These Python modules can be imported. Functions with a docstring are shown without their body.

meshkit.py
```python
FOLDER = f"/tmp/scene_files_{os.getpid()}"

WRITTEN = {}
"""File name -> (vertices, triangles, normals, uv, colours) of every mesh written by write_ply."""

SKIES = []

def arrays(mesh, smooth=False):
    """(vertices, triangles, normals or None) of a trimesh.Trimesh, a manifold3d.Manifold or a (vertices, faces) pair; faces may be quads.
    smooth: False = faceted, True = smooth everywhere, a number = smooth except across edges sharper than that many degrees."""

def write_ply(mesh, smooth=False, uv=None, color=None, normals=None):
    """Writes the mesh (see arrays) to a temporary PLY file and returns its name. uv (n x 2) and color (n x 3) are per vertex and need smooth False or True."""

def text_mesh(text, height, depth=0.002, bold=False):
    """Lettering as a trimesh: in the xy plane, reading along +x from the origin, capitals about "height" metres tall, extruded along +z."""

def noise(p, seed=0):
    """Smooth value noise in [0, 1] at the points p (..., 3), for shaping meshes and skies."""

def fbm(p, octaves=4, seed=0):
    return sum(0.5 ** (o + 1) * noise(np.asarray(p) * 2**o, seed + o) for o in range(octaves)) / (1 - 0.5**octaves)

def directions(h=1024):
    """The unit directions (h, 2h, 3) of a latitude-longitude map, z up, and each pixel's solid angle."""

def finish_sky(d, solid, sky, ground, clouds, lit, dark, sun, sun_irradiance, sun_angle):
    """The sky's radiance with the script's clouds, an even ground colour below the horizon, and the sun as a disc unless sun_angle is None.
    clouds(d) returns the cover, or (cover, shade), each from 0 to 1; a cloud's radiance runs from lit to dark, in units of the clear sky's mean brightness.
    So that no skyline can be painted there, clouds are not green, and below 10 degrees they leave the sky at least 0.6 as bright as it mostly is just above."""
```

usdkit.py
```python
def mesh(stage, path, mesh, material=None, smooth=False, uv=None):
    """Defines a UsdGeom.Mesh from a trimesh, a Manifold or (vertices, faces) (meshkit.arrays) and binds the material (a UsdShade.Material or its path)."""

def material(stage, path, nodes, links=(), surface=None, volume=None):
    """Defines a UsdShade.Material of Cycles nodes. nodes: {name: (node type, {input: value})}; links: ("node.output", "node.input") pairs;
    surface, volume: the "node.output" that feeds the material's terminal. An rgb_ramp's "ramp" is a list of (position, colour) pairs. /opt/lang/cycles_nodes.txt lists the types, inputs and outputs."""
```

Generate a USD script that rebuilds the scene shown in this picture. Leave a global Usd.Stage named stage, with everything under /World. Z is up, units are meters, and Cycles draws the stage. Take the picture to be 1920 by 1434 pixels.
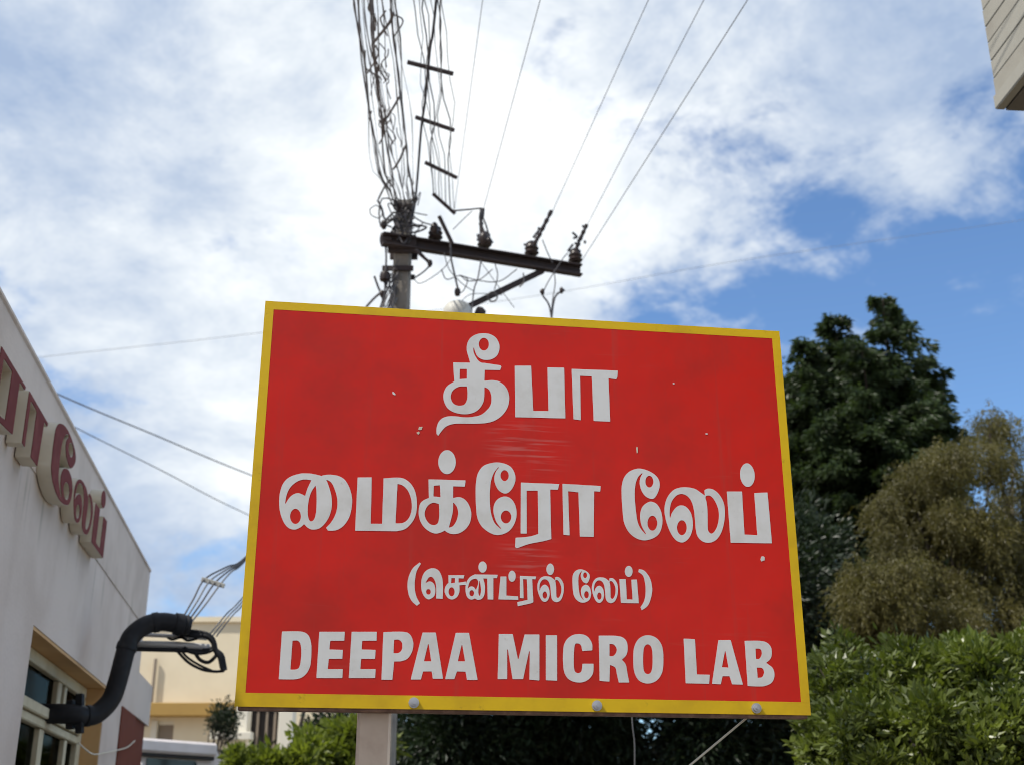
import math, random
import numpy as np, trimesh, usdkit, meshkit
from shapely.geometry import Polygon, MultiPolygon, box as sbox
from shapely.ops import unary_union
from pxr import Usd, UsdGeom, UsdLux, UsdShade, Gf, Sdf

# ------------------------------------------------------------------ camera, sky, sun, exposure
stage = Usd.Stage.CreateInMemory()
UsdGeom.SetStageUpAxis(stage, 'Z')
UsdGeom.Xform.Define(stage, '/World')
F_PX, PITCH, EYE = 2325.0, math.radians(20.58), 1.6
cam = UsdGeom.Camera.Define(stage, '/World/camera')
cam.CreateHorizontalApertureAttr(36.0)
cam.CreateFocalLengthAttr(36.0 * F_PX / 1920)
cam.CreateExposureAttr(0.62)
cam.CreateFStopAttr(3.4)
cam.CreateFocusDistanceAttr(4.3)
cam.AddTranslateOp().Set((0, 0, EYE))
cam.AddRotateXOp().Set(90 + math.degrees(PITCH))

SUN_EL = math.radians(56)
SUN_H = np.array([-math.cos(math.radians(25)), -math.sin(math.radians(25))])
SUN = np.array([SUN_H[0] * math.cos(SUN_EL), SUN_H[1] * math.cos(SUN_EL), math.sin(SUN_EL)])

sun = UsdLux.DistantLight.Define(stage, '/World/sun')
sun.CreateIntensityAttr(0.95)
sun.CreateAngleAttr(0.6)
sun.CreateNormalizeAttr(True)
sun.CreateColorAttr((1.0, 0.95, 0.86))
sun.AddOrientOp().Set(Gf.Quatf(Gf.Rotation(Gf.Vec3d(0, 0, 1), Gf.Vec3d(*map(float, SUN))).GetQuat()))


def sky_material():
    n, l = {}, []
    n['sky'] = ('sky_texture', {'sky_type': 'single_scattering', 'sun_disc': False, 'sun_elevation': SUN_EL,
                                'sun_rotation': math.atan2(SUN_H[0], SUN_H[1]), 'air_density': 1.0, 'aerosol_density': 0.25, 'ozone_density': 2.0})
    n['blue'] = ('mix_color', {'blend_type': 'multiply', 'fac': 1.0, 'b': (0.82, 1.0, 1.16), 'use_clamp': False})
    l += [('sky.color', 'blue.a')]
    n['tc'] = ('texture_coordinate', {})
    # the edge of the cloud deck: a great circle, cloud on the left of it
    n['edge'] = ('vector_math', {'math_type': 'dot_product', 'vector2': (-0.4414, -0.299, 0.846)})
    l += [('tc.generated', 'edge.vector1')]
    n['bias'] = ('map_range', {'from_min': -0.045, 'from_max': 0.075, 'to_min': -0.52, 'to_max': 0.36, 'clamp': True})
    l += [('edge.value', 'bias.value')]
    # cloud noise, stretched along the deck
    n['map'] = ('mapping', {'scale': (1.0, 1.15, 1.6), 'rotation': (0.0, 0.45, 0.0)})
    l += [('tc.generated', 'map.vector')]
    n['n1'] = ('noise_texture', {'scale': 8.5, 'detail': 9, 'roughness': 0.6, 'distortion': 0.3})
    n['n2'] = ('noise_texture', {'scale': 21.0, 'detail': 7, 'roughness': 0.6})
    n['n3'] = ('noise_texture', {'scale': 6.0, 'detail': 9, 'roughness': 0.64, 'distortion': 0.2})
    for k in ('n1', 'n2', 'n3'):
        l += [('map.vector', k + '.vector')]
    n['a1'] = ('math', {'math_type': 'multiply_add', 'value2': 2.1, 'value3': -0.985})
    n['a2'] = ('math', {'math_type': 'multiply_add', 'value2': 1.0})
    l += [('n1.fac', 'a1.value1'), ('n2.fac', 'a2.value1'), ('a1.value', 'a2.value3')]
    n['sum'] = ('math', {'math_type': 'add'})
    l += [('a2.value', 'sum.value1'), ('bias.result', 'sum.value2')]
    last = 'sum.value'
    # thinner places where the blue comes through
    for i, (d, r, s) in enumerate([((0.182, 0.838, 0.514), 0.13, 0.42), ((0.25, 0.785, 0.567), 0.15, 0.16), ((-0.30, 0.94, 0.16), 0.34, -0.58),
                                   ((-0.335, 0.887, 0.318), 0.11, 0.60), ((-0.2585, 0.9467, 0.20), 0.09, 0.34), ((-0.385, 0.845, 0.372), 0.06, 0.34)]):
        n[f'h{i}'] = ('vector_math', {'math_type': 'distance', 'vector2': d})
        n[f'g{i}'] = ('map_range', {'range_type': 'smoothstep', 'from_min': 0.0, 'from_max': r, 'to_min': -s, 'to_max': 0.0})
        n[f'p{i}'] = ('math', {'math_type': 'add'})
        l += [('tc.generated', f'h{i}.vector1'), (f'h{i}.value', f'g{i}.value'), (last, f'p{i}.value1'), (f'g{i}.result', f'p{i}.value2')]
        last = f'p{i}.value'
    n['cover'] = ('map_range', {'range_type': 'smoothstep', 'from_min': 0.16, 'from_max': 0.78, 'to_min': 0.0, 'to_max': 0.97})
    l += [(last, 'cover.value')]
    # lit cores, grey-violet undersides
    n['core'] = ('vector_math', {'math_type': 'distance', 'vector2': (-0.03, 0.87, 0.49)})
    n['corem'] = ('map_range', {'range_type': 'smoothstep', 'from_min': 0.05, 'from_max': 0.42, 'to_min': 0.05, 'to_max': -0.29})
    n['sh'] = ('math', {'math_type': 'multiply_add', 'value2': 1.35})
    l += [('tc.generated', 'core.vector1'), ('core.value', 'corem.value'), ('n3.fac', 'sh.value1'), ('corem.result', 'sh.value3')]
    n['shade'] = ('rgb_ramp', {'ramp': [(0.24, (2.7, 3.45, 4.75)), (0.44, (4.0, 4.6, 5.5)), (0.62, (5.6, 6.0, 6.4)), (0.85, (7.6, 7.8, 7.9))]})
    l += [('sh.value', 'shade.fac')]
    n['mix'] = ('mix_color', {'use_clamp': False})
    l += [('cover.result', 'mix.fac'), ('blue.result', 'mix.a'), ('shade.color', 'mix.b')]
    n['bg'] = ('background_shader', {'strength': 0.1})
    l += [('mix.result', 'bg.color')]
    return usdkit.material(stage, '/World/Looks/sky', n, l, surface='bg.background')


dome = UsdLux.DomeLight.Define(stage, '/World/sky')
UsdShade.MaterialBindingAPI.Apply(dome.GetPrim()).Bind(sky_material())
dome.GetPrim().SetCustomDataByKey('kind', 'structure')


# ------------------------------------------------------------------ helpers
rng = np.random.default_rng(7)
EYEV = np.array([0, 0, EYE])
_fw = np.array([0, math.cos(PITCH), math.sin(PITCH)]); _up = np.array([0, -math.sin(PITCH), math.cos(PITCH)])


def ray(x, y):
    d = np.array([1.0, 0, 0]) * (x - 960) - _up * (y - 717) + _fw * F_PX
    return d / np.linalg.norm(d)


def at(x, y, Y):                       # the point at depth Y that the survey of the photograph saw at x, y
    d = ray(x, y); return EYEV + d * (Y / d[1])


def hit(x, y, P, n):
    d = ray(x, y); return EYEV + d * (((P - EYEV) @ n) / (d @ n))


_used = {}


def numbered(parent, name):
    k = _used.get((parent, name), 0); _used[(parent, name)] = k + 1
    return f'{parent}/{name}' + (f'_{k:03d}' if k else '')


def tag(prim, label=None, cat=None, group=None, kind=None):
    p = prim.GetPrim() if hasattr(prim, 'GetPrim') else prim
    for k, v in (('label', label), ('category', cat), ('group', group), ('kind', kind)):
        if v: p.SetCustomDataByKey(k, v)
    return p


def thing(name, label, cat, loc=(0, 0, 0), rotz=0.0, group=None):
    x = UsdGeom.Xform.Define(stage, numbered('/World', name))
    x.AddTranslateOp().Set(tuple(map(float, loc)))
    if rotz: x.AddRotateZOp().Set(math.degrees(rotz))
    return tag(x, label, cat, group)


def obj(name, mesh, mat, parent=None, smooth=False, label=None, kind=None):
    par = '/World' if parent is None else str(parent.GetPath())
    m = usdkit.mesh(stage, numbered(par, name), mesh, mat, smooth)
    return tag(m, label=label, kind=kind)


cat = trimesh.util.concatenate


def bx(x0, x1, y0, y1, z0, z1, bev=0.0):
    m = trimesh.creation.box(extents=(x1 - x0, y1 - y0, z1 - z0))
    if bev:
        e = np.array([x1 - x0, y1 - y0, z1 - z0]) / 2; pts = []
        for s in np.ndindex(2, 2, 2):
            sg = np.array(s) * 2 - 1
            for k in range(3):
                p = e - bev; p[k] = e[k]; pts.append(sg * p)
        m = trimesh.convex.convex_hull(np.array(pts))
    m.apply_translation(((x0 + x1) / 2, (y0 + y1) / 2, (z0 + z1) / 2)); return m


def smooth_path(P, n=6):
    P = np.asarray(P, float)
    if len(P) < 3: return P
    Q = np.vstack([2 * P[0] - P[1], P, 2 * P[-1] - P[-2]]); out = []
    for i in range(1, len(Q) - 2):
        p0, p1, p2, p3 = Q[i - 1:i + 3]
        for t in np.arange(n) / n:
            out.append(.5 * (2 * p1 + (p2 - p0) * t + (2 * p0 - 5 * p1 + 4 * p2 - p3) * t * t + (3 * p1 - p0 - 3 * p2 + p3) * t ** 3))
    out.append(P[-1]); return np.array(out)


def tube(P, r, sides=6, caps=True):
    P = np.asarray(P, float); n = len(P)
    r = np.broadcast_to(np.asarray(r, float), n)
    T = np.gradient(P, axis=0); T /= np.maximum(np.linalg.norm(T, axis=1, keepdims=True), 1e-9)
    ref = np.array([0, 0, 1.0]) if abs(T[0, 2]) < .8 else np.array([1.0, 0, 0])
    U = np.cross(T[0], ref); U /= np.linalg.norm(U); V = []
    for i in range(n):
        U = U - T[i] * (U @ T[i]); U /= np.linalg.norm(U)
        W = np.cross(T[i], U)
        a = np.arange(sides) * 2 * math.pi / sides
        V.append(P[i] + r[i] * (np.cos(a)[:, None] * U + np.sin(a)[:, None] * W))
    V = np.vstack(V); f = []
    for i in range(n - 1):
        for k in range(sides):
            a, b = i * sides + k, i * sides + (k + 1) % sides
            f += [[a, b, b + sides], [a, b + sides, a + sides]]
    if caps:
        V = np.vstack([V, P[0], P[-1]]); c0, c1 = len(V) - 2, len(V) - 1; o = (n - 1) * sides
        for k in range(sides):
            f += [[c0, (k + 1) % sides, k], [c1, o + k, o + (k + 1) % sides]]
    return trimesh.Trimesh(V, np.array(f), process=False)


def bar(a, b, w, h=None, up=(0, 0, 1)):
    a, b = np.asarray(a, float), np.asarray(b, float); h = h or w
    t = b - a; L = np.linalg.norm(t); t = t / L
    s = np.cross(t, up)
    if np.linalg.norm(s) < 1e-6: s = np.array([1.0, 0, 0])
    s = s / np.linalg.norm(s); v = np.cross(s, t)
    m = bx(-L / 2, L / 2, -w / 2, w / 2, -h / 2, h / 2, bev=min(w, h) * .08)
    M = np.eye(4); M[:3, 0], M[:3, 1], M[:3, 2], M[:3, 3] = t, s, v, (a + b) / 2
    m.apply_transform(M); return m


def lathe(profile, axis_from, axis_to, sides=14):
    """profile: (radius, t) pairs, t from 0 to 1 along the axis."""
    a, b = np.asarray(axis_from, float), np.asarray(axis_to, float)
    P = [a + (b - a) * t for _, t in profile]
    t = (b - a) / np.linalg.norm(b - a); ref = np.array([1.0, 0, 0]) if abs(t[0]) < .8 else np.array([0, 1.0, 0])
    U = np.cross(t, ref); U /= np.linalg.norm(U); W = np.cross(t, U)
    ang = np.arange(sides) * 2 * math.pi / sides; V = []; f = []
    for p, (r, _) in zip(P, profile): V.append(p + r * (np.cos(ang)[:, None] * U + np.sin(ang)[:, None] * W))
    V = np.vstack(V + [P[0][None], P[-1][None]]); n = len(P)
    for i in range(n - 1):
        for k in range(sides):
            x, y = i * sides + k, i * sides + (k + 1) % sides
            f += [[x, y, y + sides], [x, y + sides, x + sides]]
    c0, c1 = len(V) - 2, len(V) - 1
    for k in range(sides): f += [[c0, (k + 1) % sides, k], [c1, (n - 1) * sides + k, (n - 1) * sides + (k + 1) % sides]]
    return trimesh.Trimesh(V, np.array(f), process=False)


def spline(s, n=5):
    P, C = [], []
    for t in s.split():
        C.append(t.endswith('!')); P.append(tuple(map(float, t.rstrip('!').split(','))))
    P = np.array(P) * 1e-4; N = len(P); out = []
    for i in range(N):
        p1, p2 = P[i], P[(i + 1) % N]
        if C[i] and C[(i + 1) % N]: out.append(p1); continue
        p0 = P[i - 1] if not C[i] else p1; p3 = P[(i + 2) % N] if not C[(i + 1) % N] else p2
        for t in np.arange(n) / n:
            out.append(.5 * (2 * p1 + (p2 - p0) * t + (2 * p0 - 5 * p1 + 4 * p2 - p3) * t * t + (3 * p1 - p0 - 3 * p2 + p3) * t ** 3))
    return Polygon(out).buffer(0)


def glyph(i, thin):
    nm, o, h = GLYPHS[i]
    g = unary_union([spline(s) for s in o])
    if h: g = g.difference(unary_union([spline(s) for s in h]))
    return g.buffer(-2 * thin).buffer(thin).simplify(0.00012)


def extrude(g, d):
    gs = g.geoms if hasattr(g, 'geoms') else [g]
    return cat([trimesh.creation.extrude_polygon(p, d, engine='earcut') for p in gs if p.area > 1e-8])


# ------------------------------------------------------------------ materials
def mat(name, color, rough=0.6, metal=0.0, noise=None, bump=None, spec=0.5, extra=None, coat=0.0):
    """noise: (scale, second colour, low, high); bump: (scale, strength, metres)."""
    n = {'p': ('principled_bsdf', {'base_color': color, 'roughness': rough, 'metallic': metal, 'specular_ior_level': spec, 'coat_weight': coat, 'coat_roughness': .15}), 'g': ('geometry', {})}
    l = []; col = None
    if noise:
        sc, c2, lo, hi = noise
        n['n'] = ('noise_texture', {'scale': sc, 'detail': 6, 'roughness': .62})
        n['r'] = ('map_range', {'range_type': 'smoothstep', 'from_min': lo, 'from_max': hi})
        n['m'] = ('mix_color', {'a': color, 'b': c2})
        l += [('g.position', 'n.vector'), ('n.fac', 'r.value'), ('r.result', 'm.fac')]; col = 'm.result'
    if extra:
        n2, l2, fac, c3 = extra
        n.update(n2); l += l2
        n['mx'] = ('mix_color', {'a': color, 'b': c3})
        if col: l += [(col, 'mx.a')]
        l += [(fac, 'mx.fac')]; col = 'mx.result'
    if col: l += [(col, 'p.base_color')]
    if bump:
        n['bn'] = ('noise_texture', {'scale': bump[0], 'detail': 5, 'roughness': .6})
        n['b'] = ('bump', {'strength': bump[1], 'distance': bump[2]})
        l += [('g.position', 'bn.vector'), ('bn.fac', 'b.height'), ('b.normal', 'p.normal')]
    return usdkit.material(stage, '/World/Looks/' + name, n, l, surface='p.BSDF')


def leaf_mat(name, c_dark, c_mid, c_light, trans=0.3, rough=0.45, spec=0.35):
    n = {'g': ('geometry', {}), 'r': ('rgb_ramp', {'ramp': [(0, c_dark), (.55, c_mid), (1, c_light)]}),
         'n': ('noise_texture', {'scale': 1.6, 'detail': 3}), 'a': ('math', {'math_type': 'multiply_add', 'value2': .6}),
         's': ('math', {'math_type': 'multiply_add', 'value2': 1.0, 'value3': -.28}),
         'p': ('principled_bsdf', {'roughness': rough, 'specular_ior_level': spec}), 't': ('translucent_bsdf', {}), 'm': ('mix_closure', {'fac': trans}),
         'y': ('map_range', {'from_min': .955, 'from_max': .97, 'clamp': True}), 'ym': ('mix_color', {'b': (.24, .17, .05)}),
         'tm': ('mix_color', {'blend_type': 'multiply', 'fac': 1.0, 'b': (1.3, 1.35, .6), 'use_clamp': False})}
    l = [('g.position', 'n.vector'), ('n.fac', 's.value1'), ('g.random_per_island', 'a.value1'), ('s.value', 'a.value3'), ('a.value', 'r.fac'),
         ('g.random_per_island', 'y.value'), ('y.result', 'ym.fac'), ('r.color', 'ym.a'), ('ym.result', 'p.base_color'), ('ym.result', 'tm.a'), ('tm.result', 't.color'), ('p.BSDF', 'm.closure1'), ('t.BSDF', 'm.closure2')]
    return usdkit.material(stage, '/World/Looks/' + name, n, l, surface='m.closure')


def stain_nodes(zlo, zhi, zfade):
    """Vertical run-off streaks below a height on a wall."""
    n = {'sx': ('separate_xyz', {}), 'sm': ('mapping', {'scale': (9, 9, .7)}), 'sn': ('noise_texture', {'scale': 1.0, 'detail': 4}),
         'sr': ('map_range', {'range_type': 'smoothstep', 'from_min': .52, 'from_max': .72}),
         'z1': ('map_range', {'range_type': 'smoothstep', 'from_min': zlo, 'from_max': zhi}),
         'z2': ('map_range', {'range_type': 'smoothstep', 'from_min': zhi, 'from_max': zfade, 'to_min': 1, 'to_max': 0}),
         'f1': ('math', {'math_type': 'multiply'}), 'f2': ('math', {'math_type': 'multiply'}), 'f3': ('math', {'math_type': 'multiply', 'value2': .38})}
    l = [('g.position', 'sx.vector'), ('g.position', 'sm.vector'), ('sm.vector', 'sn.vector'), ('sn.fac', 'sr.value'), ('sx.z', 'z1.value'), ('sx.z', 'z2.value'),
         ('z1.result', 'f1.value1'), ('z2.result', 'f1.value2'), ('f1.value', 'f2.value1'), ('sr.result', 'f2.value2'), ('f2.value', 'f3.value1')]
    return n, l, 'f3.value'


def red_paint():
    n = {'g': ('geometry', {}), 'n': ('noise_texture', {'scale': 2.3, 'detail': 6, 'roughness': .65}), 'r': ('map_range', {'range_type': 'smoothstep', 'from_min': .35, 'from_max': .72}),
         'm': ('mix_color', {'a': (.72, .018, .009), 'b': (.52, .022, .014)}),
         # dry rub marks: long, thin, almost level
         'sm': ('mapping', {'scale': (3.0, 3.0, 46.0), 'rotation': (0.0, -.10, 0.0)}), 'sn': ('noise_texture', {'scale': 1.0, 'detail': 3, 'roughness': .7}),
         'sr': ('map_range', {'range_type': 'smoothstep', 'from_min': .60, 'from_max': .78}),
         'pn': ('noise_texture', {'scale': 2.6, 'detail': 1}), 'pr': ('map_range', {'range_type': 'smoothstep', 'from_min': .54, 'from_max': .68}),
         'f': ('math', {'math_type': 'multiply'}), 'f2': ('math', {'math_type': 'multiply', 'value2': .26}),
         # two rubbed places in the middle of the sheet
         **{k: v for i, c in enumerate([(.010, 3.99, 2.885), (.052, 4.0, 2.495), (.10, 4.0, 2.86)]) for k, v in {f'd{i}': ('vector_math', {'math_type': 'distance', 'vector2': c}), f'e{i}': ('map_range', {'range_type': 'smoothstep', 'from_min': .01, 'from_max': .13, 'to_min': .9, 'to_max': 0})}.items()},
         'e01': ('math', {'math_type': 'maximum'}), 'e02': ('math', {'math_type': 'maximum'}), 'ss': ('mapping', {'scale': (5.0, 5.0, 85.0), 'rotation': (0.0, -.08, 0.0)}), 'st': ('noise_texture', {'scale': 1.0, 'detail': 3}),
         'su': ('map_range', {'range_type': 'smoothstep', 'from_min': .48, 'from_max': .66}), 'e03': ('math', {'math_type': 'multiply'}), 'e04': ('math', {'math_type': 'multiply', 'value2': .5}), 'm5': ('mix_color', {'b': (.62, .22, .20)}),
         'm2': ('mix_color', {'b': (.50, .15, .12)}),
         # fine grain of road dust
         'dn': ('noise_texture', {'scale': 260, 'detail': 3, 'roughness': .8}), 'dr': ('map_range', {'from_min': .3, 'from_max': .75, 'to_min': 0, 'to_max': .16}),
         'm3': ('mix_color', {'b': (.40, .035, .024)}),
         # rain streaks and a slightly wavy sheet
         'vm': ('mapping', {'scale': (26.0, 26.0, .9)}), 'vn': ('noise_texture', {'scale': 1.0, 'detail': 4, 'roughness': .6}), 'vr': ('map_range', {'range_type': 'smoothstep', 'from_min': .56, 'from_max': .76, 'to_min': 0, 'to_max': .34}), 'm4': ('mix_color', {'b': (.42, .06, .045)}),
         'wn': ('noise_texture', {'scale': 2.6, 'detail': 2}), 'wb': ('bump', {'strength': .5, 'distance': .012}),
         'p': ('principled_bsdf', {'roughness': .34, 'specular_ior_level': .22}), 'rr': ('map_range', {'from_min': .3, 'from_max': .7, 'to_min': .28, 'to_max': .46})}
    l = [('g.position', 'n.vector'), ('n.fac', 'r.value'), ('r.result', 'm.fac'), ('g.position', 'sm.vector'), ('sm.vector', 'sn.vector'), ('sn.fac', 'sr.value'),
         ('g.position', 'pn.vector'), ('pn.fac', 'pr.value'), ('sr.result', 'f.value1'), ('pr.result', 'f.value2'), ('f.value', 'f2.value1'), ('m.result', 'm2.a'), ('f2.value', 'm2.fac'),
         ('g.position', 'dn.vector'), ('dn.fac', 'dr.value'), ('m2.result', 'm3.a'), ('dr.result', 'm3.fac'), ('m3.result', 'm4.a'), ('g.position', 'vm.vector'), ('vm.vector', 'vn.vector'), ('vn.fac', 'vr.value'), ('vr.result', 'm4.fac'), ('m4.result', 'm5.a'), ('e04.value', 'm5.fac'), ('m5.result', 'p.base_color')] + [(f'g.position', f'd{i}.vector1') for i in range(3)] + [(f'd{i}.value', f'e{i}.value') for i in range(3)] + [('e0.result', 'e01.value1'), ('e1.result', 'e01.value2'), ('e01.value', 'e02.value1'), ('e2.result', 'e02.value2'), ('g.position', 'ss.vector'), ('ss.vector', 'st.vector'), ('st.fac', 'su.value'), ('e02.value', 'e03.value1'), ('su.result', 'e03.value2'), ('e03.value', 'e04.value1'), ('g.position', 'wn.vector'), ('wn.fac', 'wb.height'), ('wb.normal', 'p.normal'), ('n.fac', 'rr.value'), ('rr.result', 'p.roughness')]
    return usdkit.material(stage, '/World/Looks/red_paint', n, l, surface='p.BSDF')


def pane_mat():
    n = {'f': ('fresnel', {'IOR': 1.45}), 't': ('transparent_bsdf', {'color': (.62, .66, .64)}), 'gl': ('glossy_bsdf', {'color': (.13, .14, .13), 'roughness': .06}), 'm': ('mix_closure', {})}
    return usdkit.material(stage, '/World/Looks/window_glass', n, [('f.fac', 'm.fac'), ('t.BSDF', 'm.closure1'), ('gl.BSDF', 'm.closure2')], surface='m.closure')


M = {}
M['red'] = red_paint()
M['yellow'] = mat('yellow_paint', (.78, .51, .009), .45, spec=.3, noise=(5, (.64, .40, .012), .42, .75), extra=({'dn': ('noise_texture', {'scale': 17, 'detail': 5, 'roughness': .7}), 'dr': ('map_range', {'range_type': 'smoothstep', 'from_min': .62, 'from_max': .78, 'to_min': 0, 'to_max': .6})}, [('g.position', 'dn.vector'), ('dn.fac', 'dr.value')], 'dr.result', (.20, .13, .02)))
M['letter_white'] = mat('letter_white', (.76, .76, .76), .45, noise=(9, (.66, .65, .63), .4, .75), extra=({'wn': ('noise_texture', {'scale': 55, 'detail': 6, 'roughness': .75}), 'wr': ('map_range', {'range_type': 'smoothstep', 'from_min': .60, 'from_max': .74, 'to_min': 0, 'to_max': .5})}, [('g.position', 'wn.vector'), ('wn.fac', 'wr.value')], 'wr.result', (.50, .44, .40)))
M['rust'] = mat('rusty_angle_iron', (.16, .085, .055), .75, noise=(24, (.30, .17, .11), .4, .7))
M['bolt'] = mat('zinc_bolt', (.50, .49, .50), .38, metal=.8)
M['sign_post'] = mat('pink_grey_post_paint', (.82, .66, .53), .75, spec=.2, noise=(7, (.66, .50, .39), .4, .75), bump=(60, .3, .004))
M['concrete'] = mat('pole_concrete', (.21, .19, .165), .9, noise=(6, (.14, .125, .11), .4, .72), bump=(40, .5, .006))
M['dark_steel'] = mat('dark_weathered_steel', (.042, .033, .034), .7, spec=.25, noise=(20, (.055, .035, .03), .45, .75))
M['ceramic'] = mat('brown_insulator_glaze', (.028, .018, .016), .35, spec=.3)
M['wire'] = mat('dark_wire', (.055, .05, .055), .6)
M['bundle'] = mat('weathered_cable', (.085, .072, .074), .7, noise=(9, (.16, .145, .14), .42, .7))
M['grey_wire'] = mat('grey_wire', (.15, .15, .155), .6)
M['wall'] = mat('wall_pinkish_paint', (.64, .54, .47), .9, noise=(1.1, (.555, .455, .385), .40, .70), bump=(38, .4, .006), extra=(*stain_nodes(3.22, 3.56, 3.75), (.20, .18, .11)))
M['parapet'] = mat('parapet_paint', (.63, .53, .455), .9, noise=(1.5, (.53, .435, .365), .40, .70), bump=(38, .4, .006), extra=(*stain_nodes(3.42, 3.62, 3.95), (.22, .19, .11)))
M['cream_side'] = mat('cream_letter_edge', (.66, .60, .48), .6, noise=(5, (.56, .50, .38), .45, .75))
M['maroon'] = mat('maroon_letter_face', (.155, .028, .022), .7, spec=.08, noise=(7, (.21, .05, .04), .45, .75))
M['frame'] = mat('window_frame_paint', (.60, .53, .37), .6, noise=(5, (.50, .43, .28), .4, .75))
M['soffit'] = mat('ochre_reveal', (.62, .38, .17), .85, noise=(3, (.54, .31, .13), .4, .75))
M['brown_panel'] = mat('red_brown_paint', (.165, .044, .024), .85, spec=.12, noise=(3, (.13, .034, .019), .4, .75))
M['interior'] = mat('dim_interior', (.035, .035, .036), .9)
M['glass'] = pane_mat()
M['black_plastic'] = mat('black_plastic_pipe', (.011, .011, .013), .5, spec=.25, noise=(12, (.022, .021, .023), .45, .75))
M['grey_pipe'] = mat('galvanised_pipe', (.50, .48, .46), .45, metal=.35)
M['cream_far'] = mat('far_cream_wall', (.74, .65, .48), .9, noise=(.8, (.67, .58, .42), .4, .75))
M['ochre_far'] = mat('far_ochre_band', (.37, .23, .065), .9, noise=(1.2, (.32, .195, .055), .4, .75))
M['white_far'] = mat('far_white_trim', (.70, .66, .56), .8)
M['door_dark'] = mat('dark_door', (.03, .025, .024), .7)
M['shutter'] = mat('grey_brown_shutter', (.27, .22, .17), .7)
M['board'] = mat('grey_cladding', (.285, .275, .24), .75, spec=.25, noise=(4, (.25, .24, .205), .4, .75), bump=(70, .2, .003))
M['board2'] = mat('grey_cladding_worn', (.27, .258, .222), .75, spec=.25, noise=(4, (.235, .22, .188), .4, .75), bump=(70, .2, .003))
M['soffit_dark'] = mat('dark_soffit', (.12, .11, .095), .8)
M['van'] = mat('van_white_paint', (.72, .66, .64), .35, noise=(3, (.62, .57, .54), .45, .8), coat=.3)
M['van_trim'] = mat('van_rubber', (.025, .025, .025), .6)
M['van_glass'] = mat('van_tinted_glass', (.02, .025, .022), .06)
M['chrome'] = mat('wheel_metal', (.45, .45, .45), .35, metal=.8)
M['tyre'] = mat('tyre_rubber', (.02, .02, .02), .85)
M['lamp_white'] = mat('lamp_white', (.42, .41, .37), .55)
M['bark'] = mat('bark', (.075, .058, .044), .9, noise=(14, (.042, .032, .025), .4, .7), bump=(30, .6, .01))
M['pale_bark'] = mat('pale_bark', (.36, .31, .26), .9, noise=(9, (.22, .185, .15), .4, .7), bump=(30, .6, .01))
M['leaf_dark'] = leaf_mat('leaf_dark_tree', (.010, .016, .008), (.024, .042, .018), (.060, .085, .045), .18)  # dark greens; under the sign they also stand in for shade
M['leaf_conifer'] = leaf_mat('leaf_conifer', (.022, .036, .014), (.058, .086, .036), (.17, .20, .10), .28)
M['leaf_olive'] = leaf_mat('leaf_olive_tree', (.060, .054, .017), (.165, .145, .047), (.36, .30, .115), .35)
M['leaf_bush'] = leaf_mat('leaf_glossy_bush', (.045, .062, .012), (.175, .215, .045), (.44, .45, .18), .34, rough=.38, spec=.5)
M['leaf_bright'] = leaf_mat('leaf_bright_shrub', (.085, .11, .018), (.21, .25, .05), (.42, .44, .16), .42)
M['asphalt'] = mat('asphalt', (.052, .052, .054), .9, noise=(3, (.075, .073, .07), .4, .75), bump=(120, .4, .004))
M['earth'] = mat('dusty_ground', (.27, .215, .15), .95, noise=(.9, (.19, .16, .10), .4, .72), bump=(25, .5, .02))
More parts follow.
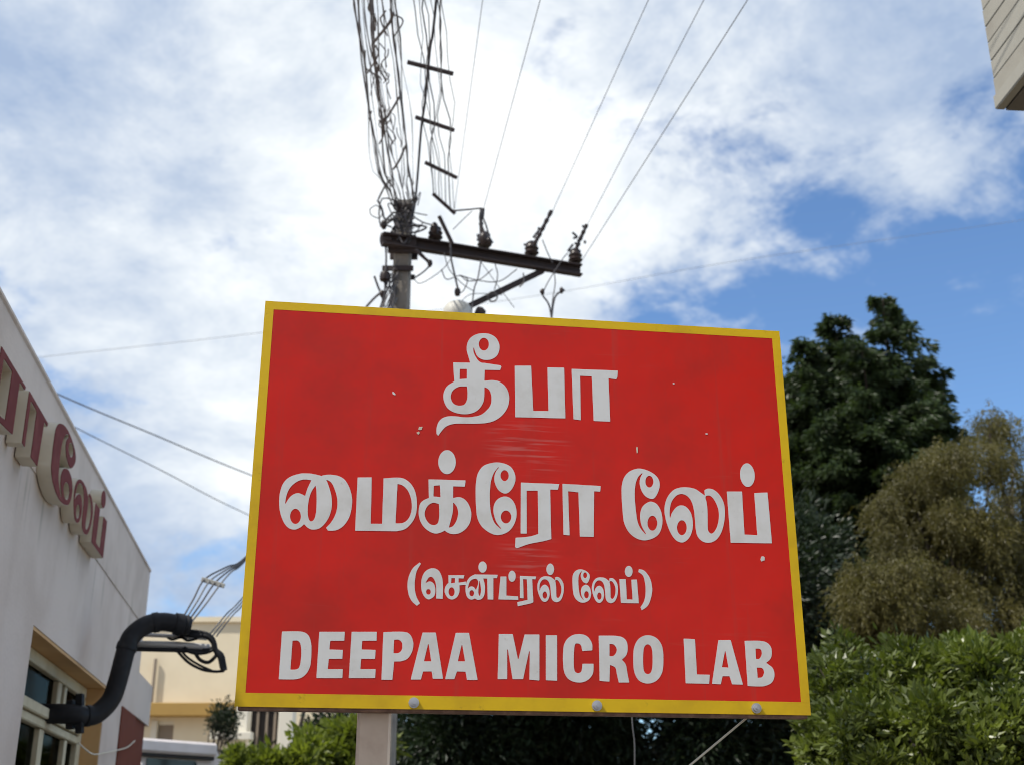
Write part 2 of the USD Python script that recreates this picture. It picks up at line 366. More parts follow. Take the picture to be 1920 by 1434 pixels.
M['paving'] = mat('paving', (.34, .32, .29), .9, noise=(2.5, (.27, .25, .22), .4, .72), bump=(60, .4, .004))
M['kerb'] = mat('kerb_stone', (.38, .37, .34), .9, noise=(5, (.30, .29, .26), .4, .72))
M['line_white'] = mat('road_line_paint', (.66, .65, .62), .8, noise=(11, (.35, .34, .33), .5, .7))

# ------------------------------------------------------------------ lettering outlines on the sign plane: tenths of a millimetre from its centre, "!" marks a corner
GLYPHS = [
 ('tamil_letter', ['-2100,4859! -2166,5091 -2224,5314 -2211,5566 -2111,5778 -1921,5928 -1665,6003 -1407,5982 -1192,5857 -1071,5634 -1062,5406 -1146,5173 -1337,5025 -1550,4981 -1720,5017 -1848,5109 -1918,5241 -1971,5411! -1961,5275 -1891,5107 -1783,4954 -1655,4884! -1655,4839! -2099,4814!', '-2691,4857! -1592,4897! -1017,4839! -987,4773! -1038,4635! -1564,4618! -1578,4245! -1574,3687 -1622,3419 -1787,3168 -2036,3024 -2327,2987 -2619,3038 -2850,3180 -2980,3437 -2997,3701 -2886,3973 -2638,4164!', '-1608,4243! -1291,4283 -1036,4229 -824,4039 -718,3733 -751,3376 -906,3081 -1157,2848 -1449,2725 -1824,2671 -2239,2651 -2612,2624 -2859,2525 -3020,2344 -3128,2166! -3203,2249! -3208,2464 -3131,2707 -2948,2868 -2659,2927 -2243,2904 -1952,2940 -1702,3019 -1494,3205 -1382,3387 -1354,3610 -1394,3830 -1479,3950 -1606,3997!'], ['-1456,5588 -1485,5458 -1565,5371 -1668,5365 -1749,5443 -1780,5569 -1752,5699 -1671,5787 -1569,5793 -1487,5715', '-2426,4602! -2211,4614! -2207,4286! -2429,4256!', '-2203,3987! -2467,3960 -2665,3807 -2720,3583 -2646,3388 -2478,3309 -2291,3349 -2201,3499 -2179,3744']),
 ('tamil_letter', ['-548,4857! 52,4891! 115,3252! 616,3277! 598,4863! 1215,4884! 1229,3011! -536,2967!'], []),
 ('tamil_letter', ['1452,4852! 3129,4882! 3098,4615! 3052,4521! 2783,4552! 2799,2969! 2189,2970! 2162,4586! 1772,4587! 1770,2972! 1485,2993!'], []),
 ('tamil_letter', ['-7634,691 -7948,566 -8143,355 -8230,66 -8247,-268 -8191,-631 -8059,-956 -7889,-1147 -7680,-1199 -7495,-1117 -7393,-1014! -7272,-1125 -7110,-1179 -6890,-1128 -6709,-940 -6578,-670 -6525,-334 -6564,-1 -6660,299 -6751,498 -6888,628 -7183,700 -7410,714', '-6984,607! -6858,674 -6632,700 -6371,667 -6154,540 -5996,292 -5893,-41 -5885,-377 -5950,-713 -6098,-984 -6283,-1139 -6472,-1195 -6631,-1194! -6707,-1088! -6551,-901 -6429,-648 -6379,-362 -6406,-62 -6494,204 -6601,403 -6741,492 -6898,509!'], ['-7260,463! -7492,474 -7712,384 -7893,198 -7990,-41 -8026,-326! -7950,-173 -7831,-35 -7659,39 -7513,2 -7424,-42! -7364,202', '-7523,-745 -7547,-885 -7621,-973 -7716,-977 -7800,-894 -7840,-757 -7817,-617 -7743,-528 -7648,-524 -7563,-607', '-7104,274! -7212,74 -7277,-197 -7292,-497 -7261,-762 -7190,-882 -7098,-822 -7052,-621 -7048,-288 -7069,46']),
 ('tamil_letter', ['-5767,642! -5279,669! -5249,-893! -4910,-881! -4917,650! -4377,694 -4110,602 -3906,378 -3799,76 -3766,-295 -3822,-633 -3968,-890 -4158,-1063 -4416,-1135! -5769,-1170!'], ['-4428,452! -4269,404 -4099,234 -3993,-33 -3961,-336 -4019,-607 -4144,-779 -4295,-842 -4448,-847!']),
 ('tamil_letter', ['-2513,1299 -2569,1043 -2720,881 -2906,873 -3062,1022 -3128,1272 -3073,1528 -2922,1692 -2734,1701 -2577,1551', '-3440,678! -2176,697! -2200,448! -2589,449! -2583,74! -2401,115 -2201,38 -2049,-161 -1973,-429 -2009,-734 -2154,-975 -2382,-1133 -2611,-1165 -2776,-1114 -2849,-1060! -3005,-1139 -3168,-1168 -3365,-1101 -3548,-958 -3685,-729 -3734,-462 -3699,-191 -3587,-51 -3409,41!'], ['-3229,440! -3054,464! -3030,90! -3235,99!', '-3074,-173! -3256,-140 -3418,-248 -3505,-453 -3474,-654 -3356,-817 -3207,-862 -3094,-791 -3059,-571', '-2580,-113! -2478,-245 -2436,-447 -2481,-684 -2593,-873 -2704,-927! -2637,-657 -2582,-385']),
 ('tamil_letter', ['-1207,1357 -902,1335 -665,1223 -530,1002 -503,760 -581,515 -732,319 -900,271 -1102,390 -1220,626 -1242,833 -1189,1026 -1091,1170! -1232,972 -1325,691 -1357,380 -1361,71 -1343,-236 -1291,-505 -1190,-738 -1007,-907! -1164,-703 -1252,-436 -1266,-233 -1210,-26 -1061,134 -833,195 -631,100 -497,-135 -464,-440 -531,-714 -681,-956 -897,-1098 -1162,-1147 -1427,-1049 -1660,-856 -1795,-592 -1842,-255 -1864,256 -1851,669 -1777,984 -1578,1236'], ['-756,906 -780,804 -844,735 -918,732 -982,795 -1006,895 -983,997 -919,1066 -844,1069 -780,1006', '-671,-509 -701,-629 -781,-706 -881,-710 -961,-638 -991,-521 -962,-401 -882,-323 -782,-320 -701,-391']),
 ('tamil_letter', ['-344,697! 991,701! 934,473! 672,469! 693,-1217! 401,-1304 -66,-1411 -465,-1568! -548,-1521! -525,-1192! -65,-1136 230,-1041! 227,409! -125,395! -125,-1064! -358,-1072!'], []),
 ('tamil_letter', ['1067,714! 2410,690! 2380,462! 2174,471! 2127,-1100! 1630,-1103! 1608,413! 1284,435! 1310,-1071! 1075,-1062!'], []),
 ('tamil_letter', ['3684,1353 3962,1329 4237,1206 4405,1037 4459,827 4403,579 4271,346 4130,281 3925,367 3793,554 3733,797 3758,1009 3841,1172! 3714,1043 3623,828 3578,545 3572,196 3594,-150 3634,-493 3728,-730 3882,-912! 3748,-660 3703,-387 3721,-179 3808,32 3987,178 4144,212 4331,122 4460,-117 4498,-427 4451,-704 4320,-948 4074,-1100 3797,-1154 3527,-1078 3294,-882 3150,-579 3110,-237 3092,282 3105,701 3202,1021 3401,1241'], ['4211,905 4182,791 4116,718 4039,715 3979,783 3959,894 3988,1008 4054,1082 4131,1085 4191,1017', '4286,-538 4249,-680 4169,-772 4073,-775 4001,-689 3975,-549 4012,-407 4092,-314 4189,-310 4261,-397']),
 ('tamil_letter', ['5409,768 5688,719 5892,586 6000,510! 5985,678! 6112,747 6323,727 6525,559 6667,283 6698,-66 6638,-452 6512,-802 6322,-1050 6072,-1161 5832,-1118 5667,-952 5612,-696 5602,-351 5584,-39 5522,238 5391,426 5203,499 5007,428 4839,211 4767,-70 4756,-313! 4823,-138 4989,60 5167,126 5339,74 5486,-112 5548,-388 5534,-665 5432,-943 5278,-1120 5102,-1184 4899,-1099 4738,-865 4615,-526 4555,-148 4594,167 4710,433 4912,652 5162,750'], ['5301,-656 5263,-798 5182,-890 5085,-894 5013,-807 4989,-667 5027,-524 5108,-432 5205,-428 5277,-515', '6097,478 6219,459 6340,305 6440,29 6447,-250 6369,-565 6252,-760! 6162,-815 6079,-749 6062,-611 6083,-125 6075,225 6040,416']),
 ('tamil_letter', ['7845,1311 7794,1047 7656,874 7487,853 7348,997 7289,1244 7339,1508 7476,1683 7647,1705 7787,1560', '6779,675! 7349,698! 7334,-808! 7756,-810! 7755,662! 8258,700! 8281,-1103! 6805,-1136!'], []),
 ('bracket', ['-3643,-2114! -3862,-2311 -3987,-2585 -4024,-2856 -3979,-3167 -3867,-3386 -3694,-3537! -3586,-3445! -3702,-3248 -3767,-2983 -3767,-2669 -3716,-2397 -3588,-2166!'], []),
 ('tamil_letter', ['-3244,-2292 -3031,-2353 -2906,-2575 -2864,-2867 -2865,-3292! -3096,-3285! -3094,-3008 -3126,-2762 -3219,-2607 -3326,-2611 -3425,-2771! -3292,-2722 -3156,-2808 -3107,-3009 -3147,-3211 -3323,-3318 -3481,-3220 -3576,-2977 -3575,-2663 -3465,-2412'], ['-3271,-3067 -3283,-3116 -3313,-3144 -3358,-3145 -3390,-3119 -3404,-3071 -3392,-3021 -3362,-2993 -3317,-2992 -3285,-3018']),
 ('tamil_letter', ['-2714,-2502! -2173,-2485! -2208,-2613! -2365,-2609! -2363,-2735! -2125,-2692! -2124,-2818! -2335,-2834! -2332,-3031 -2401,-3204 -2543,-3297 -2700,-3265 -2815,-3099 -2818,-2933 -2766,-2819 -2705,-2754!'], ['-2599,-2611! -2500,-2608! -2498,-2744! -2606,-2760!', '-2502,-3045 -2519,-3126 -2563,-3177 -2616,-3178 -2662,-3130 -2681,-3050 -2665,-2969 -2621,-2918 -2567,-2917 -2522,-2965']),
 ('tamil_letter', ['-1451,-2209 -1478,-2323 -1550,-2394 -1640,-2397 -1713,-2331 -1742,-2218 -1716,-2103 -1644,-2032 -1553,-2029 -1479,-2095', '-1857,-2453! -1086,-2443! -1117,-2567! -1235,-2571! -1232,-3270! -1430,-3266! -1453,-2591! -1562,-2594! -1505,-2828 -1521,-3098 -1601,-3244 -1736,-3293 -1835,-3251! -1961,-3290 -2096,-3204 -2153,-2981 -2129,-2733 -2014,-2549'], ['-1923,-2636 -2012,-2730 -2064,-2911! -1988,-2851 -1884,-2861 -1807,-2949! -1741,-2744 -1788,-2619', '-1873,-3072 -1886,-3126 -1917,-3159 -1962,-3160 -1994,-3129 -2008,-3076 -1995,-3022 -1964,-2989 -1919,-2988 -1887,-3019', '-1688,-2675! -1713,-2879 -1720,-3059 -1683,-3148! -1649,-2967']),
 ('tamil_letter', ['-502,-2480 -525,-2595 -589,-2665 -671,-2667 -735,-2601 -758,-2488 -735,-2373 -671,-2303 -589,-2301 -525,-2367', '-1017,-2496! -808,-2490! -807,-3114! -426,-3122! -417,-3257! -1083,-3257!'], []),
 ('tamil_letter', ['-379,-2454! 180,-2460! 147,-2570! 41,-2564! 74,-3288! 5,-3349 -449,-3464! -472,-3316! -131,-3231! -151,-2579! -260,-2573! -244,-3198! -381,-3193!'], []),
 ('tamil_letter', ['771,-2213 742,-2328 672,-2404 589,-2406 521,-2335 494,-2221 523,-2105 593,-2030 676,-2027 745,-2098', '533,-2440 650,-2463 737,-2522 784,-2556! 775,-2482! 826,-2453 915,-2462 1002,-2537 1066,-2659 1086,-2813 1068,-2982 1022,-3137 948,-3246 845,-3294 743,-3274 671,-3200 643,-3086 634,-2933 620,-2795 590,-2673 532,-2590 452,-2557 371,-2587 304,-2681 278,-2805 278,-2913! 303,-2835 370,-2749 443,-2721 515,-2744 581,-2827 611,-2949 610,-3072 572,-3195 510,-3273 437,-3301 350,-3262 279,-3157 221,-3006 191,-2838 202,-2700 247,-2583 328,-2488 431,-2446'], ['512,-3067 499,-3130 466,-3170 425,-3171 394,-3133 381,-3070 395,-3007 427,-2966 468,-2965 500,-3004', '825,-2570 876,-2580 930,-2648 976,-2770 985,-2892 958,-3031 913,-3117! 876,-3141 840,-3111 831,-3050 831,-2835 821,-2682 803,-2597']),
 ('tamil_letter', ['1611,-2177 1734,-2189 1856,-2245 1932,-2320 1958,-2412 1935,-2521 1879,-2624 1817,-2652 1725,-2613 1665,-2529 1637,-2422 1646,-2329 1682,-2258! 1627,-2314 1588,-2408 1570,-2532 1570,-2687 1582,-2840 1603,-2994 1646,-3100 1717,-3182! 1655,-3069 1633,-2947 1639,-2854 1676,-2761 1755,-2697 1824,-2683 1908,-2723 1967,-2829 1987,-2967 1969,-3091 1912,-3199 1804,-3267 1681,-3290 1559,-3255 1454,-3166 1387,-3030 1367,-2877 1356,-2647 1359,-2461 1400,-2321 1486,-2225'], ['1848,-2377 1836,-2427 1807,-2459 1773,-2460 1746,-2430 1736,-2380 1748,-2330 1777,-2298 1811,-2297 1838,-2328', '1893,-3016 1879,-3079 1843,-3120 1801,-3122 1768,-3083 1755,-3020 1770,-2957 1805,-2915 1848,-2914 1881,-2953']),
 ('tamil_letter', ['2347,-2422 2464,-2445 2550,-2504 2595,-2538! 2587,-2465! 2639,-2435 2727,-2445 2813,-2520 2875,-2641 2892,-2795 2872,-2965 2824,-3120 2748,-3229 2644,-3277 2543,-3257 2473,-3183 2447,-3069 2439,-2916 2428,-2778 2399,-2655 2343,-2572 2264,-2539 2183,-2569 2115,-2664 2087,-2787 2085,-2895! 2112,-2817 2179,-2731 2253,-2703 2325,-2727 2388,-2809 2417,-2932 2414,-3055 2374,-3178 2311,-3256 2238,-3284 2152,-3245 2082,-3140 2028,-2988 1999,-2821 2013,-2682 2059,-2565 2142,-2470 2245,-2428'], ['2316,-3050 2302,-3113 2269,-3153 2228,-3154 2197,-3116 2186,-3053 2200,-2990 2233,-2949 2274,-2948 2305,-2987', '2636,-2553 2687,-2562 2739,-2630 2784,-2752 2790,-2875 2761,-3014 2715,-3100! 2678,-3124 2642,-3094 2634,-3033 2637,-2818 2630,-2664 2613,-2580']),
 ('tamil_letter', ['3403,-2201 3371,-2317 3298,-2389 3213,-2391 3145,-2324 3121,-2209 3153,-2092 3226,-2021 3310,-2018 3379,-2085', '2926,-2460! 3162,-2453! 3176,-3121! 3352,-3124! 3331,-2471! 3538,-2457! 3575,-3257! 2959,-3266!'], []),
 ('bracket', ['3604,-2102! 3804,-2165 3983,-2415 4044,-2759 3984,-3081 3862,-3336 3650,-3491! 3608,-3374! 3742,-3157 3801,-2858 3789,-2559 3727,-2330 3576,-2219!'], []),
 ('latin_letter', ['-7886,-4426! -7321,-4408 -7065,-4507 -6947,-4755 -6917,-5116 -6933,-5476 -7062,-5747 -7322,-5894 -7893,-5909!'], ['-7519,-4731! -7370,-4728 -7285,-4853 -7253,-5168 -7279,-5483 -7364,-5574 -7529,-5587!']),
 ('latin_letter', ['-6738,-4408! -5917,-4388! -5925,-4695! -6358,-4705! -6369,-4946! -5950,-4951! -5958,-5254! -6375,-5263! -6388,-5546! -5922,-5537! -5930,-5838! -6750,-5853!'], []),
 ('latin_letter', ['-5733,-4384! -4919,-4365! -4917,-4672! -5367,-4683! -5370,-4924! -4935,-4929! -4946,-5234! -5375,-5242! -5386,-5527! -4912,-5518! -4919,-5819! -5758,-5835!'], []),
 ('latin_letter', ['-4743,-4370! -4109,-4345 -3875,-4432 -3765,-4683 -3790,-4959 -3922,-5190 -4127,-5285 -4347,-5299! -4383,-5864! -4748,-5870!'], ['-4369,-4628! -4240,-4625 -4144,-4715 -4139,-4898 -4228,-5005 -4375,-5017!']),
 ('latin_letter', ['-3504,-4354! -3061,-4344! -2798,-5803! -3145,-5810! -3187,-5584! -3436,-5589! -3499,-5839! -3843,-5845!'], ['-3299,-4742! -3213,-5244! -3412,-5248!']),
 ('latin_letter', ['-2451,-4339! -2004,-4328! -1707,-5820! -2070,-5826! -2120,-5573! -2371,-5569! -2451,-5806! -2766,-5812!'], ['-2234,-4741! -2143,-5222! -2344,-5226!']),
 ('latin_letter', ['-1069,-4342! -597,-4331! -431,-5115! -235,-4339! 269,-4327! 257,-5799! -91,-5779! -70,-4891! -267,-5766! -625,-5773! -774,-4852! -773,-5775! -1102,-5781!'], []),
 ('latin_letter', ['453,-4345! 846,-4335! 827,-5800! 439,-5785!'], []),
 ('latin_letter', ['1535,-4281 1816,-4346 1981,-4573 1987,-4819! 1636,-4854! 1595,-4664 1500,-4611 1415,-4668 1379,-5077 1390,-5429 1483,-5519 1596,-5463 1629,-5224! 2022,-5216! 1986,-5553 1785,-5772 1505,-5841 1200,-5755 1037,-5517 999,-5085 1050,-4621 1251,-4370'], []),
 ('latin_letter', ['2185,-4321! 2839,-4317 3092,-4438 3158,-4684 3104,-4933 2958,-5083! 3077,-5233 3124,-5531 3176,-5811! 2805,-5818! 2746,-5538 2706,-5349 2556,-5271! 2524,-5796! 2177,-5775!'], ['2558,-4604! 2688,-4623 2769,-4775 2679,-4941 2548,-4966!']),
 ('latin_letter', ['3825,-4266 4126,-4359 4304,-4632 4326,-5044 4268,-5455 4068,-5731 3763,-5833 3473,-5741 3324,-5473 3299,-5065 3353,-4653 3534,-4373'], ['3812,-4587 3923,-4695 3942,-5052 3894,-5408 3776,-5508 3666,-5412 3651,-5058 3694,-4700']),
 ('latin_letter', ['5008,-4350! 5413,-4357! 5421,-5488! 5853,-5491! 5806,-5808! 5004,-5801!'], []),
 ('latin_letter', ['6180,-4368! 6618,-4358! 6946,-5815! 6554,-5806! 6484,-5550! 6270,-5554! 6196,-5812! 5875,-5807!'], ['6401,-4753! 6462,-5249! 6272,-5241!']),
 ('latin_letter', ['7068,-4376! 7702,-4372 7956,-4524 7996,-4774 7922,-4971 7784,-5084! 7989,-5247 8028,-5494 7923,-5716 7711,-5829 7476,-5861 7071,-5851!'], ['7447,-4647! 7593,-4660 7624,-4793 7543,-4940 7443,-4953!', '7450,-5257! 7607,-5271 7656,-5391 7588,-5530 7452,-5560!']),
]

# ------------------------------------------------------------------ street frame: s runs along the street, t across it (t = 0 under the camera)
A = math.radians(9.08)
U2, N2 = np.array([-math.sin(A), math.cos(A), 0]), np.array([math.cos(A), math.sin(A), 0])


def street(mesh):                       # local (t, s, z) -> world
    m = mesh.copy(); V = m.vertices
    m.vertices = V[:, :1] * N2 + V[:, 1:2] * U2 + V[:, 2:3] * np.array([0, 0, 1.0]); return m


def sb(t0, t1, s0, s1, z0, z1, bev=0.0): return street(bx(t0, t1, s0, s1, z0, z1, bev))


# ground, road, pavements
gv = np.array([[-400, -150, 0], [400, -150, 0], [400, 700, 0], [-400, 700, 0.]])
obj('ground', (gv, np.array([[0, 1, 2, 3]])), M['earth'], kind='structure')
obj('road', sb(.55, 3.0, -40, 60, -.05, .004), M['asphalt'], kind='structure')
obj('pavement', sb(-1.69, .42, -40, 14.3, -.05, .12), M['paving'], kind='structure')
obj('kerb', cat([sb(.424, .55, k * 1.0 - 40, k * 1.0 - 39.012, -.05, .135, .012) for k in range(54)]), M['kerb'], kind='structure')
for k in range(-6, 12): obj('road_marking', sb(1.72, 1.82, k * 4.0, k * 4.0 + 1.9, .006, .0085), M['line_white'], kind='structure')

# ------------------------------------------------------------------ the left building: plaster wall, parapet with raised letters, window
T0 = -1.693
lb = thing('shop_building', 'pinkish plaster shop building at the left edge with maroon raised letters', 'building')
hole = sbox(8.02, 1.05, 11.12, 2.885)
prof = sbox(-6, 0.12, 13.1, 3.70).difference(hole)


def wall_slab(poly, t0, t1):            # poly in (s, z)
    m = extrude(poly, t1 - t0); V = m.vertices.copy()
    m.vertices = np.stack([t0 + V[:, 2], V[:, 0], V[:, 1]], 1); m.faces = m.faces[:, ::-1] if np.linalg.det(np.array([[0, 0, 1], [1, 0, 0], [0, 1, 0.]])) < 0 else m.faces
    return street(m)


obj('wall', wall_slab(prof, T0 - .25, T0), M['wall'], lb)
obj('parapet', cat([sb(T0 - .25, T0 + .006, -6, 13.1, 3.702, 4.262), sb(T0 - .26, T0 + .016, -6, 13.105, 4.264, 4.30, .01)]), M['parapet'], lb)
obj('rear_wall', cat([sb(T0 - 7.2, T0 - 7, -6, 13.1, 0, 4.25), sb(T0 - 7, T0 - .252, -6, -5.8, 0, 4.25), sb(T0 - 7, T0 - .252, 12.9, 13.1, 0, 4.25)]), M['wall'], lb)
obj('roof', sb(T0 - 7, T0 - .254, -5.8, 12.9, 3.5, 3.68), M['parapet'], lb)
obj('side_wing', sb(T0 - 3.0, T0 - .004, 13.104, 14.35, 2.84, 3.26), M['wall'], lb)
obj('wing_wall', sb(T0 - 2.9, T0 - .02, 13.104, 14.12, 0, 2.838), M['brown_panel'], lb)
obj('painted_panel', sb(T0 - .002, T0 + .012, 12.12, 13.10, .13, 2.825), M['brown_panel'], lb)
obj('interior_box', cat([sb(T0 - 3.0, T0 - 2.95, 6.5, 12.5, .1, 3.4), sb(T0 - 2.95, T0 - .26, 6.5, 6.55, .1, 3.4), sb(T0 - 2.95, T0 - .26, 12.45, 12.5, .1, 3.4), sb(T0 - 2.95, T0 - .26, 6.55, 12.45, 3.3, 3.4)]), M['interior'], lb)
# the window: reveal, frame, transom, mullions, panes, all set back in the opening
w = obj('window', cat([sb(T0 - .246, T0 - .004, 8.026, 11.114, 2.862, 2.8835), sb(T0 - .246, T0 - .004, 11.096, 11.116, 1.07, 2.860)]), M['soffit'], lb)
fr = T0 - .20
obj('window_frame', cat([sb(fr - .03, fr + .05, 8.03, 11.09, 2.775, 2.858, .006), sb(fr - .03, fr + .05, 10.93, 11.09, 1.10, 2.772, .006), sb(fr - .03, fr + .05, 8.03, 8.12, 1.10, 2.772, .006), sb(fr - .03, fr + .05, 8.13, 10.92, 1.10, 1.18, .006)]), M['frame'], w)
obj('transom', cat([sb(fr - .03, fr + .075, 8.125, 10.925, 2.462, 2.535, .008), sb(fr - .03, fr + .055, 8.125, 10.925, 2.395, 2.455, .008)]), M['frame'], w)
for s0, s1, z0, z1 in [(9.88, 10.02, 2.54, 2.77), (10.16, 10.24, 2.54, 2.77), (9.42, 9.56, 1.19, 2.39), (10.4, 10.5, 1.19, 2.39)]:
    obj('mullion', sb(fr - .025, fr + .045, s0, s1, z0, z1, .006), M['frame'], w)
for s0, s1, z0, z1 in [(8.13, 9.875, 2.54, 2.77), (10.025, 10.155, 2.54, 2.77), (10.245, 10.92, 2.54, 2.77), (8.13, 9.415, 1.19, 2.39), (9.565, 10.395, 1.19, 2.39), (10.505, 10.92, 1.19, 2.39)]:
    obj('pane', sb(fr, fr + .006, s0, s1, z0, z1), M['glass'], w)
obj('drooping_cable', tube(smooth_path([T0 * N2 + .03 * N2 + U2 * s + np.array([0, 0, z]) for s, z in [(9.9, 2.33), (10.6, 2.30), (11.3, 2.36), (12.1, 2.44), (12.6, 2.50), (13.05, 2.59)]]), .006), M['cream_side'], lb)
# raised channel letters on the parapet (glyph, s0, s1, z0, z1)
for gi, s0, s1, z0, z1, nm in [(7, 5.93, 6.62, 3.56, 3.935, 0), (8, 6.70, 7.25, 3.635, 3.945, 0), (9, 7.46, 8.20, 3.63, 4.085, 0), (10, 8.26, 9.02, 3.64, 3.945, 0), (11, 9.08, 9.66, 3.655, 4.12, 0)]:
    g = glyph(gi, .0026); x0, y0, x1, y1 = g.bounds
    from shapely import affinity
    g = affinity.affine_transform(g, [(s1 - s0) / (x1 - x0), 0, 0, (z1 - z0) / (y1 - y0), s0 - x0 * (s1 - s0) / (x1 - x0), z0 - y0 * (z1 - z0) / (y1 - y0)])
    body = obj('raised_letter', wall_slab(g, T0 + .008, T0 + .088), M['cream_side'], lb)
    obj('letter_face', wall_slab(g.buffer(-.004), T0 + .0885, T0 + .092), M['maroon'], body)

# ------------------------------------------------------------------ service mast: fat black goose-neck pipe out of the window, bracket pipes, cable loops
sm = thing('service_mast', 'fat black goose neck service pipe rising beside the window of the shop building', 'pipe')
mast = smooth_path([at(136, 1338, 9.18) - N2 * .30, at(136, 1338, 9.18), at(156, 1341, 9.25), at(180, 1338, 9.32), at(207, 1312, 9.38), at(221, 1275, 9.40), at(236, 1218, 9.42), at(247, 1192, 9.45), at(272, 1172, 9.5), at(302, 1165, 9.55), at(330, 1168, 9.6)], 6)
obj('pipe', tube(mast, .071, 14), M['black_plastic'], sm, smooth=40)
for k in (14, 37, 52): obj('pipe_joint', tube(mast[k - 1:k + 2], .0775, 14), M['black_plastic'], sm, smooth=40)
a, b = at(326, 1168, 9.6), at(356, 1172, 9.66)
obj('pipe_mouth', lathe([(.072, 0), (.084, .05), (.084, .55), (.074, .62), (.080, .8), (.066, 1.0)], a, b), M['black_plastic'], sm, smooth=30)
for p, q, wd in [((150, 1300), (149, 1374), .07), ((133, 1312), (132, 1366), .09)]:
    obj('wall_clamp', bar(at(*p, 9.2), at(*q, 9.2), wd * .8, .05), M['black_plastic'], sm)
obj('bracket_pipe', tube([at(247, 1206, 9.62), at(330, 1208, 9.72), at(394, 1213, 9.82)], .026, 10), M['grey_pipe'], sm, smooth=40)
obj('bracket_pipe', tube([at(262, 1189, 9.66), at(330, 1192, 9.74), at(388, 1196, 9.82)], .015, 8), M['grey_pipe'], sm, smooth=40)
obj('bracket_pipe', tube([at(252, 1216, 9.60), at(330, 1218, 9.70), at(390, 1221, 9.80)], .017, 8), M['black_plastic'], sm, smooth=40)
for pts, r in [([(330, 1185), (365, 1190), (388, 1192), (400, 1203), (404, 1218), (415, 1228), (419, 1245), (421, 1256)], .022), ([(352, 1182), (383, 1186), (397, 1194), (402, 1206), (396, 1216), (380, 1218)], .016),
               ([(330, 1217), (352, 1240), (378, 1254), (402, 1258), (420, 1257)], .011), ([(338, 1217), (352, 1232), (372, 1245), (398, 1257)], .009), ([(365, 1222), (375, 1236), (390, 1241), (402, 1232), (408, 1222)], .014), ([(345, 1213), (358, 1222), (378, 1224), (398, 1218), (404, 1206)], .013), ([(405, 1222), (412, 1232), (416, 1250), (421, 1257)], .017), ([(310, 1190), (322, 1198), (340, 1194), (352, 1200), (371, 1196)], .010)]:
    obj('cable_loop', tube(smooth_path([at(x, y, 9.72 + .004 * k) for k, (x, y) in enumerate(pts)], 5), r, 8), M['black_plastic'], sm, smooth=40)

# service drop: cables from the mast up to the pole with a white spreader
sd = thing('service_drop', 'sloping service cables with a white spreader above the black goose neck pipe', 'cable')
PO = at(748, 520, 12.0)
for k in range(4):
    obj('strand', tube(smooth_path([at(338 + 6 * k, 1166 + k, 9.62), at(362 + 8 * k, 1124 + 2.5 * k, 9.85), at(384 + 9.5 * k, 1085 + 3.5 * k, 10.1), at(425 + 3 * k, 1062 + 3 * k, 10.4), at(462, 1042 + 2 * k, 10.7), at(560, 930, 11.3), PO + np.array([0, -.12, -.1 * k])]), .0075, 5), M['grey_wire'] if k % 2 else M['wire'], sd)
obj('spreader', bar(at(378, 1085, 10.1), at(421, 1098, 10.12), .03, .035), M['lamp_white'], sd)
sd2 = thing('lower_service_drop', 'pair of thin service cables running from the cable loops to behind the signboard', 'cable')
for k in range(3):
    obj('strand', tube(smooth_path([at(392 + 7 * k, 1190 + k, 9.85), at(425 + 6 * k, 1150 + k, 10.1), at(455 + 4 * k, 1120 + 2 * k, 10.4), at(560, 1000, 11.2), PO + np.array([.02, -.12, -.45])]), .006, 5), M['grey_wire'], sd2)

# ------------------------------------------------------------------ the signboard
SC, SYAW = np.array([0.06244, 4.00268, 2.6768]), math.radians(8.358)
SW, SH = 1.83, 1.3464
sg = thing('signboard', 'red signboard with yellow border and white Tamil and English lettering, on a post', 'sign', (SC[0], SC[1], 0), SYAW)
zc = SC[2]
obj('panel', bx(-.885, .885, 0, .004, zc - .632, zc + .643), M['red'], sg)
W2, H2 = SW / 2, SH / 2
for x0, x1, z0, z1 in [(-W2, W2, zc + .6432, zc + H2), (-W2, W2, zc - H2, zc - .6322), (-W2, -.8852, zc - .632, zc + .643), (.8852, W2, zc - .632, zc + .643)]:
    obj('border_strip', bx(x0, x1, -.0003, .004, z0, z1, .0001), M['yellow'], sg)
fz0, fz1 = zc - H2, zc + H2
for x0, x1, z0, z1 in [(-W2 + .01, W2 - .01, fz0 - .010, fz0 + .03), (-W2 + .01, W2 - .01, fz1 - .04, fz1 - .004), (-W2 + .004, -W2 + .04, fz0 + .032, fz1 - .042), (W2 - .04, W2 - .004, fz0 + .032, fz1 - .042), (-W2 + .042, W2 - .042, zc - .02, zc + .02)]:
    obj('frame_bar', bx(x0, x1, .0045, .040, z0, z1, .002), M['rust'], sg)
for x in (-.371, .208, .732):
    obj('bolt', cat([lathe([(.0165, 0), (.0165, .35), (.012, .36), (.012, .95), (.008, 1)], (x, -.001, zc - .654), (x, -.013, zc - .654), 12), lathe([(.006, 0), (.006, 1)], (x, -.013, zc - .654), (x, -.019, zc - .654), 8)]), M['bolt'], sg, smooth=30)
obj('post', bx(-.540, -.437, .042, .142, -.3, fz1 - .03, .008), M['sign_post'], sg)
obj('brace_wire', tube([(.75, .05, fz0 + .02), (-.40, .09, 1.15)], .0035, 5), M['cream_side'], sg)
for gi, (nm, _, _) in enumerate(GLYPHS):
    m = extrude(glyph(gi, .0009 if 12 <= gi <= 22 else .0014), .0004); V = m.vertices.copy()
    m.vertices = np.stack([V[:, 0], -V[:, 2] - .0001, V[:, 1] + zc], 1)
    obj(nm, m, M['letter_white'], sg)
